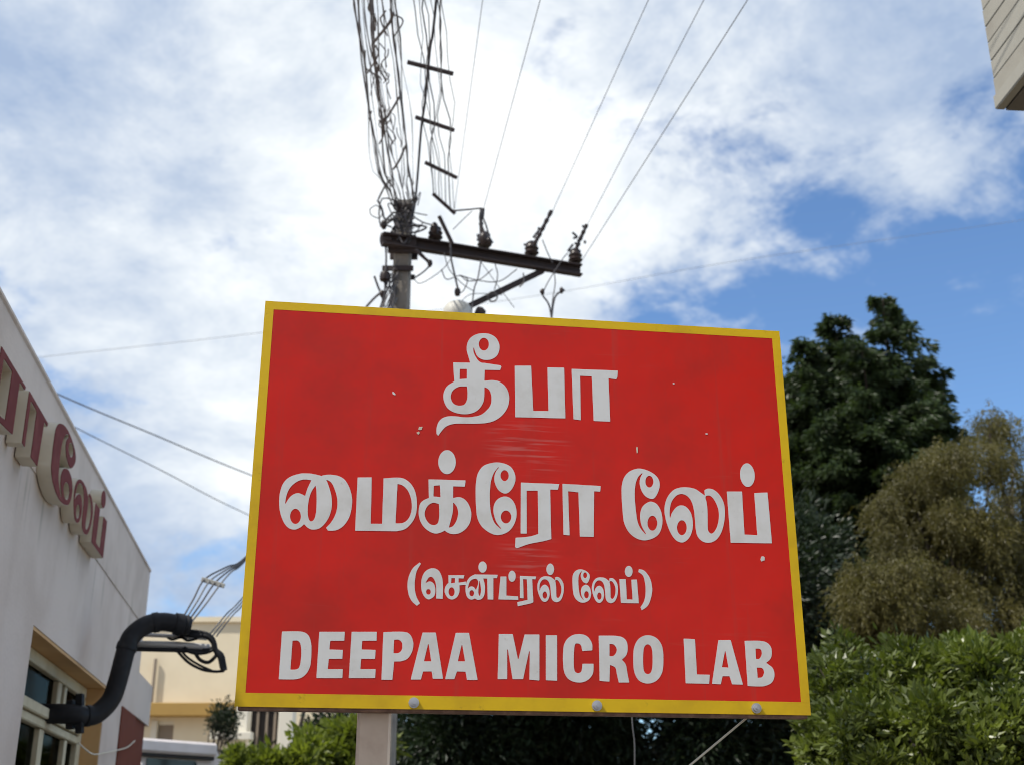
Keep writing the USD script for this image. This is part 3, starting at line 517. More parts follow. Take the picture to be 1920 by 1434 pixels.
for x, z, a, b, r in [(-.467, .362, .0085, .0035, -.9), (.790, -.164, .0085, .009, 0), (-.372, .244, .011, .007, .3), (-.381, .226, .006, .005, 0), (.51, .45, .003, .003, 0), (.62, .27, .004, .003, 0), (.37, .20, .003, .012, 0)]:
    an = np.arange(9) * 2 * math.pi / 9; rr = 1 + .25 * rng.standard_normal(9)
    P = np.stack([a * rr * np.cos(an), b * rr * np.sin(an)], 1); c, s_ = math.cos(r), math.sin(r)
    m = extrude(Polygon(P @ np.array([[c, s_], [-s_, c]])).buffer(0), .0006); V = m.vertices.copy()
    m.vertices = np.stack([V[:, 0] + x, -V[:, 2] - .0001, V[:, 1] + z + zc], 1)
    obj('paint_chip', m, M['letter_white'] if abs(x) > .4 else M['cream_side'], sg)

# ------------------------------------------------------------------ the electricity pole behind the sign
ep = thing('electricity_pole', 'grey concrete electricity pole with a dark steel crossarm rising behind the signboard', 'pole')
Pt, Pb = at(759, 382, 12.0), at(751, 580, 12.0)
dirp = (Pb - Pt) / np.linalg.norm(Pb - Pt); foot = Pt + dirp * (Pt[2] + .3) / -dirp[2]


def pole_pt(z): return Pt + dirp * (Pt[2] - z) / -dirp[2]


shaft = []
for P, hw in ((foot, .13), (Pt, .088)):
    for sx, sy in ((-1, -.75), (-.75, -1), (.75, -1), (1, -.75), (1, .75), (.75, 1), (-.75, 1), (-1, .75)): shaft.append(P + np.array([sx * hw, sy * hw, 0]))
obj('shaft', trimesh.convex.convex_hull(np.array(shaft)), M['concrete'], ep)
az = math.radians(70); AD, AN = np.array([math.sin(az), math.cos(az), 0]), np.array([math.cos(az), -math.sin(az), 0])
PA = at(757, 456, 11.86)
hx = lambda x, y: hit(x, y, PA, AN)
aL, aR = hx(716, 450), hx(1088, 510); zA = (aL[2] + aR[2]) / 2; aL[2] = aR[2] = zA
obj('crossarm', cat([bar(aL, aR, .02, .135), bar(aL + np.array([0, 0, .058]) + AN * .04, aR + np.array([0, 0, .058]) + AN * .04, .06, .018), bar(aL - np.array([0, 0, .058]) + AN * .04, aR - np.array([0, 0, .058]) + AN * .04, .06, .018)]), M['dark_steel'], ep)
onarm = lambda x: hx(x, 500) * np.array([1, 1, 0]) + np.array([0, 0, zA])
obj('brace', bar(onarm(1018) - np.array([0, 0, .06]), pole_pt(zA - 1.05) + np.array([.10, -.1, 0]), .05, .06), M['dark_steel'], ep)
for y_, h_ in ((-.12, .20), (.12, .12)): obj('clamp', bar(pole_pt(zA) + np.array([-.15, y_, 0]), pole_pt(zA) + np.array([.15, y_, 0]), .05, h_), M['dark_steel'], ep)
zB = at(735, 512, 12.0)[2]
for x_, y_ in ((-.20, -.11), (-.12, .11)): obj('clamp', bar(pole_pt(zB) + np.array([x_, y_, 0]), pole_pt(zB) + np.array([.13, y_, 0]), .03, .055), M['dark_steel'], ep)
obj('cap_band', bar(at(742, 391, 11.88), at(777, 391, 11.88), .06, .10), M['dark_steel'], ep)
g = np.random.default_rng(17)
for k in range(16):
    xa, ya = g.uniform(738, 782), g.uniform(384, 440); P = [at(xa + g.normal(0, 14), ya + g.normal(0, 16), 11.82 + g.uniform(-.06, .06)) for _ in range(5)]
    obj('lashing', tube(smooth_path(P, 4), g.uniform(.006, .012), 5), M['wire'], ep)
for k in range(9):
    xa = g.uniform(700, 740); P = [at(748, 520 + g.normal(0, 12), 11.86), at(735 + g.normal(0, 8), 535 + g.normal(0, 8), 11.84), at(xa + 8, 560, 11.82), at(xa - 6, 600, 11.8)]
    obj('jumper_wire', tube(smooth_path(P, 4), g.uniform(.004, .008), 5), M['wire'], ep)
k0 = at(728, 450, 11.85); obj('end_knob', lathe([(.03, 0), (.075, .1), (.085, .5), (.07, .9), (.03, 1)], k0 - np.array([.09, 0, 0]), k0 + np.array([.06, 0, 0])), M['ceramic'], ep, smooth=40)
k0 = at(722, 520, 11.85); obj('end_knob', lathe([(.03, 0), (.055, .1), (.06, .5), (.05, .9), (.03, 1)], k0 + np.array([0, 0, -.05]), k0 + np.array([0, 0, .06])), M['ceramic'], ep, smooth=40)
INS = [(815, .20), (908, .23), (997, .21), (1079, .21)]
tops = []
for x, h in INS:
    p = onarm(x) + np.array([0, 0, .066]); tops.append(p + np.array([0, 0, h * .7]))
    obj('insulator', lathe([(.015, 0), (.015, .18), (.058, .2), (.082, .32), (.062, .45), (.080, .58), (.062, .72), (.066, .85), (.03, 1)], p, p + np.array([0, 0, h])), M['ceramic'], ep, smooth=40)
zw = float(np.mean([t[2] for t in tops]))
jump = lambda pts, r, Y=11.86: obj('jumper_wire', tube(smooth_path([at(660 + X / 4.174, 340 + Yp / 4.174, Y + .01 * k) for k, (X, Yp) in enumerate(pts)], 4), r, 5), M['wire'], ep)
for pts, r in [([(770, 480), (775, 600), (800, 720), (830, 850)], .011), ([(1010, 620), (985, 760), (955, 850), (935, 1040)], .008), ([(700, 690), (740, 770), (840, 740), (900, 780), (1000, 770), (1100, 690)], .006), ([(860, 740), (905, 775), (870, 860), (825, 880)], .006),
               ([(1120, 650), (1140, 740), (1115, 850)], .006), ([(1290, 690), (1150, 785), (980, 775), (840, 735)], .006), ([(490, 285), (560, 325), (650, 350)], .008), ([(800, 232), (920, 222), (1015, 212)], .010), ([(940, 235), (870, 300), (790, 380)], .005), ([(620, 650), (560, 710), (480, 765)], .009),
               ([(262, 470), (268, 600), (262, 760), (250, 980)], .011), ([(175, 745), (205, 830), (235, 900), (250, 985)], .012), ([(215, 880), (170, 920), (110, 985)], .013), ([(1490, 460), (1530, 560), (1570, 640)], .006), ([(1480, 850), (1495, 900), (1540, 965), (1562, 1070)], .010), ([(1665, 850), (1600, 890), (1575, 960), (1562, 1070)], .011), ([(1580, 700), (1590, 800), (1570, 930), (1560, 1050)], .006),
               ([(1690, 560), (1640, 620), (1540, 780), (1500, 860)], .006), ([(500, 530), (540, 570), (600, 640)], .016), ([(200, 150), (235, 220), (260, 300), (330, 240)], .012), ([(140, 220), (190, 190), (235, 240), (215, 290), (150, 265), (140, 220)], .006), ([(480, 760), (540, 800), (700, 700), (780, 600)], .005), ([(1340, 720), (1345, 790), (1310, 830)], .008), ([(950, 860), (860, 800), (760, 690), (720, 560)], .005), ([(1270, 990), (1180, 870), (1000, 620)], .004), ([(800, 1010), (900, 900), (1000, 880), (1180, 890)], .004), ([(1000, 210), (1015, 260), (1050, 350), (1090, 490)], .010), ([(1010, 215), (1000, 300), (1030, 390)], .012)]:
    jump(pts, r)
rc = at(660 + 1100 / 4.174, 340 + 905 / 4.174, 11.9); an = np.linspace(0, 2 * math.pi, 17)
obj('wire_ring', tube([rc + np.array([.05 * math.cos(t), 0, .055 * math.sin(t)]) for t in an], .009, 6), M['wire'], ep)
obj('stay_rod', tube([at(660 + 682 / 4.174, 340 + 275 / 4.174, 11.8), at(660 + 785 / 4.174, 340 + 490 / 4.174, 11.86)], .022, 7), M['dark_steel'], ep)
obj('stay_rod', tube([at(660 + 500 / 4.174, 340 + 545 / 4.174, 11.8), at(660 + 622 / 4.174, 340 + 650 / 4.174, 11.86)], .018, 7), M['dark_steel'], ep)
for X, Yp, r in [(825, 868, .042), (610, 645, .035), (645, 372, .055), (1030, 450, .06), (235, 880, .035), (1490, 865, .03), (1640, 855, .028), (250, 340, .045), (1070, 470, .04)]:
    p = at(660 + X / 4.174, 340 + Yp / 4.174, 11.84); s_ = trimesh.creation.icosphere(subdivisions=2, radius=r); s_.vertices *= 1 + .35 * (meshkit.noise(s_.vertices * 40 + X) - .5)[:, None]; s_.apply_scale([.8, .8, 1.25]); s_.apply_translation(p)
    obj('splice', s_, M['ceramic'], ep, smooth=True)

# lamp head on the pole, its arm hidden by the sign
la = thing('street_lamp', 'off white domed lamp head just showing above the top edge of the signboard', 'street lamp')
lc = at(858, 592, 11.6)
obj('lamp_shade', lathe([(.002, 0), (.07, .03), (.115, .15), (.145, .38), (.155, .65), (.15, .9), (.135, 1)], lc + np.array([0, 0, .15]), lc - np.array([0, 0, .06]), 20), M['lamp_white'], la, smooth=50)
obj('lamp_socket', lathe([(.05, 0), (.06, .5), (.04, 1)], at(893, 583, 11.6), at(908, 590, 11.6)), M['dark_steel'], la, smooth=40)
obj('lamp_arm', tube(smooth_path([lc - np.array([0, 0, .05]), lc + np.array([-.25, .15, -.12]), pole_pt(lc[2] - .25) + np.array([.08, -.05, 0])]), .02, 8), M['dark_steel'], la)


# ------------------------------------------------------------------ overhead conductors
def run(p0, x1, y1, zdrop=0.0, back=-16.0, sag=.0, n=14):
    """From p0, level, along the line that reaches image point (x1, y1) at the same height, on past the camera."""
    d = ray(x1, y1); q = EYEV + d * ((p0[2] - zdrop - EYE) / d[2])
    t = (back - p0[1]) / (q[1] - p0[1]); e = p0 + (q - p0) * t
    s = np.linspace(0, 1, n); P = p0 + (e - p0) * s[:, None]; P[:, 2] -= sag * 4 * s * (1 - s); return P


for (x0, y0, x1, y1, Y, r, lab) in [(852, 392, 905, 0, 12.0, .0028, 'leftmost thin overhead wire, running up from beside the four dark spacer rods'), (905, 398, 1013, 0, 12.15, .0034, 'overhead wire running up from the second insulator of the crossarm'),
                                    (1031, 408, 1216, 0, 12.4, .0034, 'overhead wire running up from the third insulator of the crossarm'), (1096, 432, 1320, 0, 12.6, .0036, 'overhead wire running up from the last insulator at the crossarm tip'),
                                    (1084, 500, 1402, 0, 12.62, .0042, 'rightmost overhead wire, rising from the end of the crossarm towards the top')]:
    o = obj('overhead_wire', tube(run(at(x0, y0, Y), x1, y1), r, 6), M['grey_wire'])
    tag(o, lab, 'wire', 'overhead wires above the crossarm')
# strain clamps at the dead ends
for pts in ([(1000, 462), (1012, 440), (1022, 420), (1034, 396)], [(1078, 476), (1084, 458), (1092, 440), (1100, 422)], [(904, 440), (902, 420), (906, 392)]):
    obj('strain_clamp', tube(smooth_path([at(x, y, 12.2 if x < 1050 else 12.55) for x, y in pts], 4), [.012 + .016 * abs(math.sin(1.9 * k)) for k in range(4 * (len(pts) - 1) + 1)], 7), M['ceramic'], ep)
for cx, cy in ((1078, 436), (1094, 430), (1098, 455), (1070, 462), (1086, 452), (1004, 448), (990, 462), (1008, 436), (918, 455), (898, 448)):
    q = at(cx, cy, 12.5); obj('wire_tie', tube(smooth_path([q + rng.normal(0, .035, 3) * np.array([.7, .5, 1]) for _ in range(3)], 4), .014, 5), M['wire'], ep)

# tangled cable bundle running up and over the camera from the pole top
cb = thing('cable_bundle', 'thick tangled bundle of dark cables fanning up from the pole top, tied by diagonal wires', 'cable bundle')
STR = []
for k, (xt, xb, r, wob) in enumerate([(668, 742, .012, .05), (673, 746, .010, .06), (682, 748, .008, .04), (690, 752, .013, .06), (700, 756, .008, .05), (712, 760, .007, .04), (722, 764, .009, .05), (736, 768, .012, .05), (664, 740, .007, .07), (696, 754, .006, .08), (729, 766, .006, .07), (679, 744, .006, .08), (745, 770, .006, .05)]):
    xm = 706 + (xt - 664) * .72 + (xb - 740) * .35
    P = run(at(xm, 325, 11.0 + .03 * (k % 3)), xt, 0, n=86); P = np.vstack([smooth_path([at(xb, 394, 11.92), at(.5 * xb + .5 * xm, 364, 11.55), P[0]], 3)[:-1], P])[:90]
    ph = rng.uniform(0, 6.28, 6); s = np.linspace(0, 1, len(P))
    env = np.minimum(1, s * 18)
    wob = wob * .55
    P[:, 0] += env * wob * (np.sin(s * 95 + ph[0]) * .45 + np.sin(s * 42 + ph[1]) * .8); P[:, 2] += env * wob * (np.sin(s * 80 + ph[2]) * .4 + np.sin(s * 33 + ph[3]) * .6)
    obj('strand', tube(P, r * (.36 + .42 * np.sin(s * 60 + ph[4]) ** 4), 5), M['grey_wire'] if k % 3 == 1 else M['bundle'], cb)
tri = lambda x, y: at(640 + x / 3.586, y / 3.586, 12 - 3.4 * (1 - y / 1434))
for pts, r in [([(350, 90), (320, 160), (215, 290)], .014), ([(390, 655), (340, 740), (285, 825)], .012), ([(430, 985), (390, 1080), (350, 1140)], .012), ([(330, 1210), (290, 1260), (250, 1340)], .011), ([(240, 455), (275, 500), (300, 545)], .010)]:
    obj('tie_wire', tube(smooth_path([tri(*p) for p in pts], 4), r, 6), M['bundle'], cb)
for pts, r in [([(330, -60), (335, 60), (345, 200), (368, 380), (390, 560), (398, 660), (422, 850), (438, 985), (450, 1130), (476, 1260), (490, 1385)], .015), ([(80, -60), (90, 60), (118, 220), (160, 440), (172, 600), (195, 780), (226, 950), (240, 1060), (272, 1190), (330, 1290), (362, 1390)], .013),
               ([(190, -60), (200, 100), (205, 240), (222, 420), (242, 580), (280, 815), (308, 1000), (340, 1150), (352, 1270), (375, 1390)], .014), ([(150, -60), (160, 120), (195, 330), (236, 470), (268, 640), (300, 830), (330, 1010), (395, 1190), (430, 1390)], .009)]:
    P = smooth_path([tri(*p) for p in pts], 5); k = np.arange(len(P))
    obj('strand', tube(P, r * (.55 + .30 * np.sin(k * .55 + r * 900) ** 2), 6), M['bundle'], cb)
g = np.random.default_rng(29)
for k in range(26):                     # loose ends and lashings among the strands
    yy = g.uniform(30, 1300); u = yy / 1434; xl, xr = 100 + 210 * u ** 1.2, 330 + 150 * u
    x = g.uniform(xl, xr); pts = [(x, yy), (x + g.normal(8, 18), yy + g.uniform(20, 50)), (x + g.normal(12, 26), yy + g.uniform(60, 120)), (x + g.normal(20, 34), yy + g.uniform(120, 190))]
    obj('tie_wire', tube(smooth_path([tri(*p) for p in pts], 4), g.uniform(.004, .009), 5), M['bundle'], cb)
ws = thing('spaced_wire_set', 'set of thin wires held apart by four dark spacer rods beside the tangled bundle', 'cable set')
for k, (xt, xb) in enumerate([(783, 818), (792, 824), (800, 813), (810, 829), (818, 836), (826, 845), (836, 852), (776, 814)]):
    P = run(at(xb, 365 + (xb - 812) * .9 if xb > 806 else 372, 11.8), xt, 0, n=80); s = np.linspace(0, 1, 80); ph = rng.uniform(0, 6.28, 3)
    P[:, 0] += np.minimum(1, s * 20) * .03 * (np.sin(s * 70 + ph[0]) + .6 * np.sin(s * 150 + ph[1]))
    obj('strand', tube(P, .0035 + .0015 * (k % 3), 5), M['grey_wire'] if k % 2 else M['wire'], ws)
P = smooth_path([at(822, -40, 8.3), at(812, 60, 8.9), at(806, 95, 9.2), at(797, 190, 10.0), at(790, 240, 10.4), at(783, 330, 11.4), at(778, 385, 11.9)], 6)
obj('strand', tube(P, .012, 6), M['wire'], ws)
for xa, ya, xb, yb, Y in [(764, 117, 850, 139, 9.4), (779, 220, 852, 245, 10.3), (797, 305, 857, 334, 11.1), (812, 364, 853, 401, 11.75)]:
    obj('spacer_rod', tube([at(xa, ya, Y), at((xa + xb) / 2, (ya + yb) / 2, Y + .02), at(xb, yb, Y + .04)], .021, 8), M['dark_steel'], ws)

o = obj('house_wire', tube(smooth_path([at(-160, 610, 15), at(100, 735, 17), at(290, 815, 19), at(470, 890, 21.5), at(760, 1000, 26)]), .011, 5), M['wire']); tag(o, 'upper of two dark wires sloping down from the shop parapet to the signboard edge', 'wire')
o = obj('house_wire', tube(smooth_path([at(-160, 640, 15), at(130, 795, 17), at(300, 880, 19), at(467, 965, 21.5), at(760, 1090, 26)]), .008, 5), M['wire']); tag(o, 'lower and thinner of two wires sloping down from the shop parapet', 'wire')
o = obj('distant_wire', tube(smooth_path([at(-100, 690, 34), at(120, 665, 35), at(480, 625, 36), at(1000, 556, 38), at(1380, 490, 40), at(1870, 420, 43), at(2100, 385, 44)]), .0075, 5), M['grey_wire']); tag(o, 'faint far wire crossing the whole sky behind the pole and into the blue', 'wire')
o = obj('hanging_wire', tube(smooth_path([at(1183, 1300, 9), at(1186, 1360, 9), at(1190, 1400, 9), at(1189, 1500, 9)]), .0035, 5), M['grey_wire']); tag(o, 'thin pale wire hanging straight down under the middle of the signboard', 'wire')

# ------------------------------------------------------------------ the far cream building
fb = thing('far_house', 'far cream house with an ochre band, seen between the black pipe and the signboard', 'building')
FY = 24.0
fx0, fx1 = at(120, 1320, FY)[0], at(650, 1320, FY)[0]
zr, zb1, zb0 = at(400, 1166, FY)[2], at(400, 1320, FY)[2], at(400, 1344, FY)[2]
xo0, xo1 = at(443, 1360, FY)[0], at(575, 1360, FY)[0]
wx0, wx1 = at(293, 1360, FY)[0], at(326, 1360, FY)[0]
wz0, wz1 = at(300, 1400, FY)[2], zb0 - .06
facade = sbox(fx0, 0, fx1, zr).difference(unary_union([sbox(wx0, wz0, wx1, wz1), sbox(at(468, 1360, FY)[0], .0, at(523, 1360, FY)[0], at(500, 1326, FY)[2])]))
m = extrude(facade, .25); V = m.vertices.copy(); m.vertices = np.stack([V[:, 0], FY + .25 - V[:, 2], V[:, 1]], 1)
obj('wall', m, M['cream_far'], fb)
obj('roof', bx(fx0 - .1, fx1 + .1, FY - .06, FY + 8, zr + .002, zr + .10), M['cream_far'], fb)
obj('side_wall', cat([bx(fx0, fx0 + .2, FY + .252, FY + 7.9, 0, zr), bx(fx1 - .2, fx1, FY + .252, FY + 7.9, 0, zr), bx(fx0 + .2, fx1 - .2, FY + 7.7, FY + 7.9, 0, zr)]), M['cream_far'], fb)
obj('sunshade', bx(fx0 - .02, at(449, 1330, FY)[0], FY - .34, FY - .003, zb0, zb1, .01), M['ochre_far'], fb)
fw = obj('window', bx(wx0 + .03, wx1 - .005, FY + .10, FY + .12, wz0 + .02, wz1 - .02), M['shutter'], fb)
obj('window_frame', cat([bx(wx0 - .09, wx0 + .02, FY - .03, FY + .14, wz0, wz1, .005), bx(wx0 + .022, wx1 - .002, FY + .06, FY + .14, wz1 - .07, wz1, .005)]), M['white_far'], fw)
obj('downpipe', tube([(at(292, 1250, FY)[0], FY - .06, zb1 + .01), (at(292, 1250, FY)[0], FY - .06, zr - .7)], .03, 8), M['shutter'], fb)
for x0, x1 in ((444, 466), (524, 551)):
    obj('porch_pillar', bx(at(x0, 1350, FY - .8)[0], at(x1, 1350, FY - .8)[0], FY - .9, FY - .55, 0, at(500, 1300, FY - .8)[2], .01), M['white_far'], fb)
obj('porch_beam', bx(at(402, 1380, FY - .8)[0], at(478, 1380, FY - .8)[0], FY - 1.15, FY - .92, at(440, 1389, FY - .8)[2], at(440, 1374, FY - .8)[2], .01), M['white_far'], fb)
obj('door', bx(at(469, 1360, FY)[0], at(522, 1360, FY)[0], FY + .1, FY + .14, 0, at(500, 1328, FY)[2]), M['door_dark'], fb)
for x in (480, 497, 512):
    obj('door_bar', bx(at(x, 1360, FY)[0], at(x + 4, 1360, FY)[0], FY + .03, FY + .07, 0, at(500, 1328, FY)[2]), M['shutter'], fb)

# ------------------------------------------------------------------ the right building: grey boarded upper storey overhanging the street
rb_ = thing('boarded_building', 'grey boarded upper storey of a building overhanging the street at top right', 'building')
b4 = math.radians(4.4); U4, N4 = np.array([-math.sin(b4), math.cos(b4), 0]), np.array([math.cos(b4), math.sin(b4), 0])


def rbx(*a, bev=0.0):
    m = bx(*a, bev); V = m.vertices.copy(); m.vertices = V[:, :1] * N4 + V[:, 1:2] * U4 + V[:, 2:3] * np.array([0, 0, 1.0]); return m


S1 = 6.53
zf0, zf1 = 5.985, 6.085
obj('fascia', rbx(3.575, 3.64, -4, S1 - .022, zf0, zf1, bev=.008), M['board'], rb_)
zz = zf1 + .012
for k in range(24):
    h = .122 + .008 * ((k * 7) % 3 - 1)
    obj('board', rbx(3.596 + .0015 * (k % 2), 3.63, -4, S1 - .021 - .0015 * (k % 3), zz + .001, zz + h + .004, bev=.004), M['board' if k % 3 else 'board2'], rb_); zz += h + .009
obj('upper_wall', rbx(3.632, 9, -4, S1 - .02, zf0 + .03, zz + .1), M['board2'], rb_)
obj('soffit', rbx(3.645, 9, -4, S1 - .03, zf0 - .004, zf0 + .026), M['soffit_dark'], rb_)
obj('lower_wall', rbx(5.6, 9, -4, 4.6, 0, zf0 - .008), M['board'], rb_)
obj('roof_edge', rbx(3.50, 9.1, -4.1, S1 + .05, zz + .104, zz + .2, bev=.01), M['board'], rb_)

# ------------------------------------------------------------------ the parked van
vP = at(415, 1392, 16.0)
vn = thing('parked_van', 'white high roofed van, only its roof and dark side windows showing past the shop wall', 'van', (vP[0], 16.0, 0), math.radians(50))
zt = vP[2]
side = Polygon([(-4.6, .45), (-4.62, zt - .25), (-4.5, zt - .06), (-4.2, zt), (-.25, zt - .005), (-.10, zt - .03), (0, zt - .10), (.28, zt - .58), (.55, zt - 1.1), (1.15, zt - 1.45), (1.25, .9), (1.22, .45)]).buffer(-.04).buffer(.04)


def vx(poly, y0, y1):
    m = extrude(poly, y1 - y0); V = m.vertices.copy(); m.vertices = np.stack([V[:, 0], y1 - V[:, 2], V[:, 1]], 1); return m


obj('body', vx(side, .06, 1.74), M['van'], vn)
obj('roof_shadow_strip', bx(-4.3, -.08, .0, .058, zt - .215, zt - .172, .01), M['van_trim'], vn)  # dark strip standing in for the shadow line under the roof edge
obj('roof_rail', bx(-4.3, -.06, -.03, .055, zt - .17, zt - .008, .03), M['van'], vn, label='pinkish white gutter edge of the roof')
for x0, x1 in ((-4.2, -3.2), (-3.1, -2.1), (-2.0, -1.12), (-1.02, -.30)):
    z0, z1 = zt - .80, zt - .23
    x1b = x1 + (.20 if x1 > -.5 else 0)
    obj('side_window', vx(Polygon([(x0, z0), (x0, z1), (x1 - .02, z1), (x1b, z0)]).buffer(-.02).buffer(.02), .045, .0595), M['van_glass'], vn)
obj('windscreen', bx(.0, .02, .15, 1.65, -.02, .78).apply_transform(trimesh.transformations.rotation_matrix(math.radians(-29), (0, 1, 0))).apply_translation((.61, 0, zt - 1.0)), M['van_glass'], vn)
mr = obj('mirror', bx(-1.42, -1.28, -.30, -.12, zt - .50, zt - .30, .03), M['van'], vn)
obj('mirror_arm', tube(smooth_path([(-1.35, .05, zt - .55), (-1.36, -.12, zt - .50), (-1.35, -.2, zt - .42)]), .014, 6), M['van_trim'], mr)
obj('bumper', bx(1.18, 1.34, .1, 1.7, .42, .68, .03), M['van_trim'], vn)
for x in (-3.6, .45):
    for y0, y1 in ((.02, .24), (1.56, 1.78)):
        wh = obj('wheel', lathe([(.2, 0), (.34, .02), (.37, .2), (.37, .8), (.34, .98), (.2, 1)], (x, y0, .37), (x, y1, .37), 22), M['tyre'], vn, smooth=40)
        yy = y0 - .004 if y0 < 1 else y1 + .004
        obj('rim', lathe([(.19, 0), (.20, .5), (.08, 1)], (x, yy + (.03 if y0 < 1 else -.03), .37), (x, yy, .37), 16), M['chrome'], wh, smooth=40)
for y in (.28, 1.5): obj('headlight', lathe([(.09, 0), (.10, .6), (.07, 1)], (1.20, y, .95), (1.27, y, .95)), M['lamp_white'], vn, smooth=40)

# ------------------------------------------------------------------ vegetation
def leaves(P, D, L, Wd, fold=.25, jit=.45, seed=0):
    """One folded rhombic leaf per point P along direction D; L, Wd lengths and widths."""
    g = np.random.default_rng(seed); n = len(P)
    D = D / np.maximum(np.linalg.norm(D, axis=1, keepdims=True), 1e-9)
    R = g.normal(size=(n, 3)); S = np.cross(D, R); S /= np.maximum(np.linalg.norm(S, axis=1, keepdims=True), 1e-9); Nn = np.cross(D, S)
    L = (L * (1 + jit * g.uniform(-1, 1, n)))[:, None]; Wd = (Wd * (1 + jit * g.uniform(-1, 1, n)))[:, None]
    mid = P + D * L * .45
    V = np.stack([P, mid + S * Wd / 2 + Nn * Wd * fold, P + D * L, mid - S * Wd / 2 + Nn * Wd * fold], 1).reshape(-1, 3)
    o = np.arange(n)[:, None] * 4
    F = np.vstack([o + np.array([0, 1, 2]), o + np.array([0, 2, 3])])
    return V, F


def blob_points(blobs, n_cl, n_leaf, sig, shell=.55, seed=0, lump=1.6, bite=.33):
    """Clump centres through the volume of ellipsoids (mostly near their skin, bitten by noise), then leaf points about them."""
    g = np.random.default_rng(seed); w = np.array([b[1][0] * b[1][1] + b[1][0] * b[1][2] + b[1][1] * b[1][2] for b in blobs]); w = w / w.sum()
    C, O = [], []
    while len(C) < n_cl:
        b = blobs[g.choice(len(blobs), p=w)]
        d = g.normal(size=3); d /= np.linalg.norm(d)
        r = shell + (1 - shell) * g.uniform() ** .6
        p = np.array(b[0]) + d * np.array(b[1]) * r
        k = meshkit.noise(p * lump + seed)
        if k < bite: continue
        p += d * np.array(b[1]) * .35 * (k - .5)
        C.append(p); O.append(d)
    C, O = np.array(C), np.array(O)
    P = np.repeat(C, n_leaf, 0) + g.normal(size=(n_cl * n_leaf, 3)) * sig
    Oo = np.repeat(O, n_leaf, 0)
    return P, Oo, C, O


def e(px, py, Y, rx, ry, rz):           # an ellipsoid seen at px, py at depth Y, radii in metres
    return (at(px, py, Y), (rx, ry, rz))


def bumpy(blobs, n, r, seed, keep=True):  # bunches of leafy shoots standing out of a crown
    g = np.random.default_rng(seed); out = [(c, tuple(np.array(q) * .85)) for c, q in blobs]; w = np.array([q[0] * q[2] for _, q in blobs]); w = w / w.sum()
    for _ in range(n):
        c, q = blobs[g.choice(len(blobs), p=w)]; d = g.normal(size=3) * [1, 1, 1] + [0, -.5, .3]; d /= np.linalg.norm(d); k = r * g.uniform(.6, 1.35)
        out.append((np.array(c) + d * np.array(q) * .95, (k, k, k * .8)))
    return out


def limbs(base, targets, r0, seed=0, bend=.25):
    g = np.random.default_rng(seed); parts = []
    for t in targets:
        t = np.asarray(t, float); f = g.uniform(.35, .75); st = base(f)
        mid = (st + t) / 2 + np.array([0, 0, -.12 * np.linalg.norm(t - st) * bend]) + g.normal(0, .06, 3)
        P = smooth_path([st, mid, t], 5); parts.append(tube(P, np.linspace(r0, r0 * .22, len(P)), 6))
    return parts


def tree(name, label, category, foot, top, r, blobs, leafmat, barkmat, n_cl, n_leaf, sig, L, Wd, droop, seed, group=None, shell=.55, out=.7, n_limb=12, lump=1.6, foliage='foliage', low=0.0, bite=.33):
    t = thing(name, label, category, group=group)
    foot, top = np.asarray(foot, float), np.asarray(top, float)
    g = np.random.default_rng(seed)
    axis = smooth_path([foot, foot + (top - foot) * .35 + g.normal(0, .08, 3) * [1, 1, 0], foot + (top - foot) * .7 + g.normal(0, .1, 3) * [1, 1, 0], top], 5)
    obj('trunk', tube(axis, np.linspace(r, r * .2, len(axis)), 9), M[barkmat], t, smooth=True)
    P, O, C, Oc = blob_points(blobs, n_cl, n_leaf, sig, shell, seed, lump, bite)
    base = lambda f: axis[int((low + (1 - low) * f) * (len(axis) - 1))]
    for m in limbs(base, C[g.choice(len(C), min(n_limb, len(C)), replace=False)], r * .3, seed): obj('limb', m, M[barkmat], t, smooth=True)
    Cr = np.repeat(C, n_leaf, 0)
    D = O * out + (P - Cr) / sig * .45 + g.normal(size=P.shape) * .35 + np.array([0, 0, droop])
    obj(foliage, leaves(P, D, L, Wd, seed=seed), M[leafmat], t)
    return t




